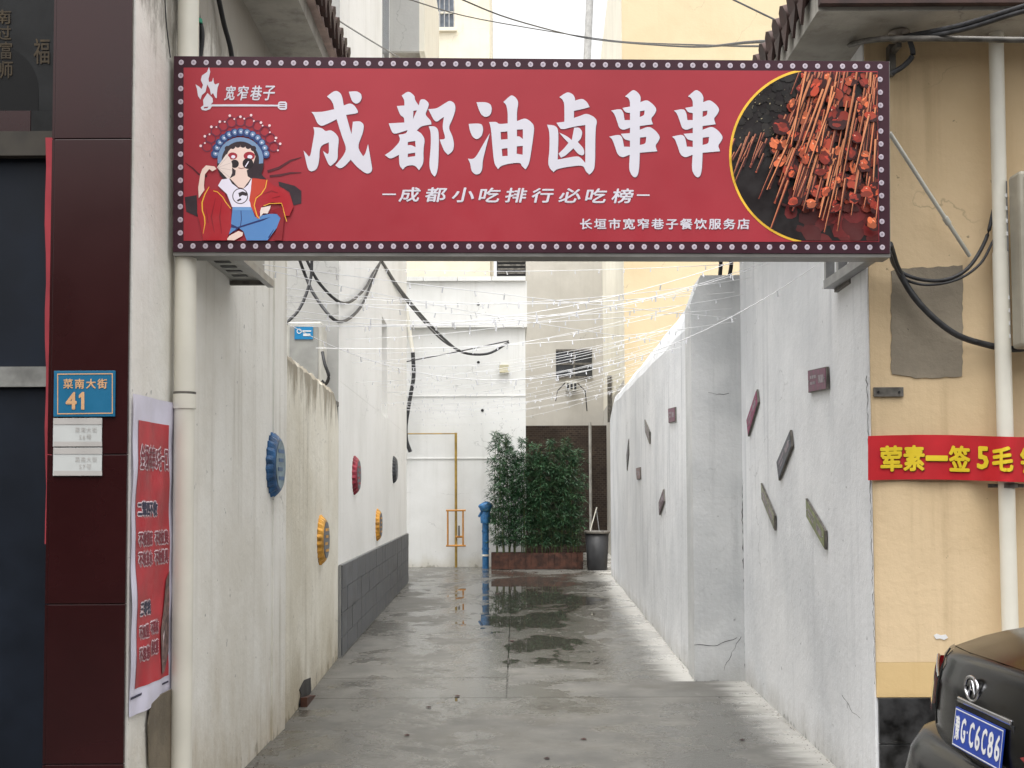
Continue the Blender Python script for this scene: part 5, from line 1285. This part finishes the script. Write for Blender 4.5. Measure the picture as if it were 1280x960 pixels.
# recessed number plate pocket, plate, emblem, lamps
pz1, pz0 = .806, .664
def tx(y, z):
    for (za, xa), (zb2, xb2) in zip(prof, prof[1:]):
        if zb2 <= z <= za: return xa + (xb2 - xa) * (za - z) / (za - zb2) + rearx(y)
    return 1.66 + rearx(y)
pq = [P(1192.7, 885.5, Y=4.49), P(1248, 915, Y=4.06), P(1235.8, 960, Y=4.04), P(1179.7, 930, Y=4.46)]
xm = sum(p.x for p in pq) / 4
plA, plB = 4.505, 4.065
ztp, zbt = .812, .672
def plx(z): return 1.632 + (z - zbt) * .13 
npl = empty('tmp', (0, 0, 0)); bpy.data.objects.remove(npl)
M['plate_blue'] = plain('plate_blue', S(34, 66, 160), .35, var=.05)
nb_ = slab('number_plate', [(plx(zbt), plA, zbt), (plx(zbt), plB, zbt), (plx(ztp), plB, ztp), (plx(ztp), plA, ztp)], (-1, 0, 0), .004, M['plate_blue'], car)
def pm_(x, y, o=.0056):   # plate frame: x 0..440, y 0..140 (down)
    z = ztp - y / 1000.; return Vector((plx(z) - o, plA - x / 1000., z))
fill('plate_border', [[(4, 4), (436, 4), (436, 136), (4, 136)], [(8, 8), (432, 8), (432, 132), (8, 132)]], pm_, M['white_p'], nb_)
text('lettering', '豫', (16, 25, 60, 115), pm_, M['white_p'], nb_, 2.)
for ch, x0, x1 in (('G', 73, 118), ('C', 151, 196), ('6', 208, 253), ('C', 265, 310), ('8', 322, 367), ('6', 379, 424)):
    text('lettering', ch, (x0, 25, x1, 115), pm_, M['white_p'], nb_, 3.)
fill('dot', [circ(134, 70, 5, 10)], pm_, M['white_p'], nb_)
slab('plate_surround', [(1.668, 4.55, .65), (1.668, 4.02, .65), (1.672, 4.02, .83), (1.672, 4.55, .83)], (-1, 0, 0), .012, M['bin'], car)
# emblem: chrome oval ring with an upright inner mark
ec = Vector((1.655, YC + .06, .905))
ec = Vector((tx(YC + .11, .90) - .012, YC + .11, .895))
bm = bmesh.new(); add_tube(bm, [ec + Vector((0, .062 * math.cos(a), .043 * math.sin(a))) for a in [2 * math.pi * i / 28 for i in range(29)]], .0065, 8, False); 
em = bmobj('emblem', bm, M['chrome'], car, True)
tube('emblem_mark', [ec + Vector((0, .02, -.03)), ec + Vector((0, .012, .03)), ec + Vector((0, -.012, .03)), ec + Vector((0, -.02, -.03))], .006, M['chrome'], em)
tube('emblem_mark', [ec + Vector((0, .012, -.004)), ec + Vector((0, -.012, -.004))], .004, M['chrome'], em)
for sgn in (-1, 1):
    y0, y1 = sorted((YC + sgn * .30, YC + sgn * .60)); 
    # inner lamp on the lid, triangular, and outer lamp wrapping the corner
    q = [(tx(YC + sgn * .34, .76) - .006, YC + sgn * .34, .745), (tx(YC + sgn * .60, .80) - .006, YC + sgn * .60, .835), (tx(YC + sgn * .60, .74) - .006, YC + sgn * .60, .735), (tx(YC + sgn * .42, .70) - .006, YC + sgn * .42, .715)]
    if sgn < 0: slab('tail_light', q, (-1, 0, 0), .012, M['tail'], car)
    bm = bmesh.new(); n = 8; A_ = []
    for i in range(n + 1):
        y = YC + sgn * (.61 + .275 * i / n); zt2 = .84 + .075 * (i / n); zb2 = .73 - .02 * i / n
        A_.append([bm.verts.new((tx(y, z) - .02, y, z)) for z in (zb2, (zb2 + zt2) / 2, zt2)])
    y = YC + sgn * .912; A_.append([bm.verts.new((xx, y, z)) for xx, z in ((1.95, .72), (1.98, .8), (2.02, .9))])
    for i in range(n + 1):
        for k in range(2): bm.faces.new((A_[i][k], A_[i + 1][k], A_[i + 1][k + 1], A_[i][k + 1]))
    bmobj('tail_light', bm, M['tail'], car, True)
box('boot_handle', 1.655, 1.69, YC - .24, YC + .24, .828, .848, M['chrome'], car, .005)
M['seam'] = plain('shut_line', S(6, 6, 6), .8)
for yy in (YC + .602, YC - .602): tube('shut_line', [(tx(yy, z) - .001, yy, z + .01) for z in (.97, .94, .90, .86, .80, .74, .67)], .0035, M['seam'], car, 6)
tube('shut_line', [(1.70 + rearx(YC - .85 + 1.7 * i / 16), YC - .85 + 1.7 * i / 16, .66) for i in range(17)], .006, M['seam'], car, 6)
for sgn in (-1, 1): tube('lamp_trim', [(tx(YC + sgn * (.64 + .05 * i), .9) - .014, YC + sgn * (.64 + .05 * i), .858 + .016 * i) for i in range(5)], .007, M['chrome'], car, 6)
# greenhouse
gh = [(2.35, .72, 1.08), (2.95, .62, 1.38), (3.4, .60, 1.45), (4.0, .60, 1.46), (4.5, .62, 1.38), (5.15, .74, 1.04)]
bm = bmesh.new(); R_ = []
for x, hw, z in gh: R_.append([bm.verts.new(p) for p in ((x, YC + .80, 1.03), (x, YC + hw, max(1.04, z - .05)), (x, YC + hw * .8, z), (x, YC, z + .02), (x, YC - hw * .8, z), (x, YC - hw, max(1.04, z - .05)), (x, YC - .80, 1.03))])
for i in range(len(R_) - 1):
    for k in range(6): bm.faces.new((R_[i][k], R_[i + 1][k], R_[i + 1][k + 1], R_[i][k + 1]))
bmobj('windows', bm, M['glass'], car, True)
bm = bmesh.new(); R_ = []
for x, hw, z in gh[1:5]: R_.append([bm.verts.new(p) for p in ((x, YC + hw + .01, z - .06), (x, YC + hw * .8, z + .012), (x, YC, z + .034), (x, YC - hw * .8, z + .012), (x, YC - hw - .01, z - .06))])
for i in range(3):
    for k in range(4): bm.faces.new((R_[i][k], R_[i + 1][k], R_[i + 1][k + 1], R_[i][k + 1]))
bmobj('roof', bm, M['car'], car, True)
for x in (2.62, 5.35):
    for sgn in (-1, 1):
        y = YC + sgn * .84
        wv = tube('wheel', [(x, y - .10, .32), (x, y + .10, .32)], .32, M['bin'], car, 28)
        tube('rim', [(x, y + sgn * .101, .32), (x, y + sgn * .106, .32)], .2, M['chrome'], wv, 20)
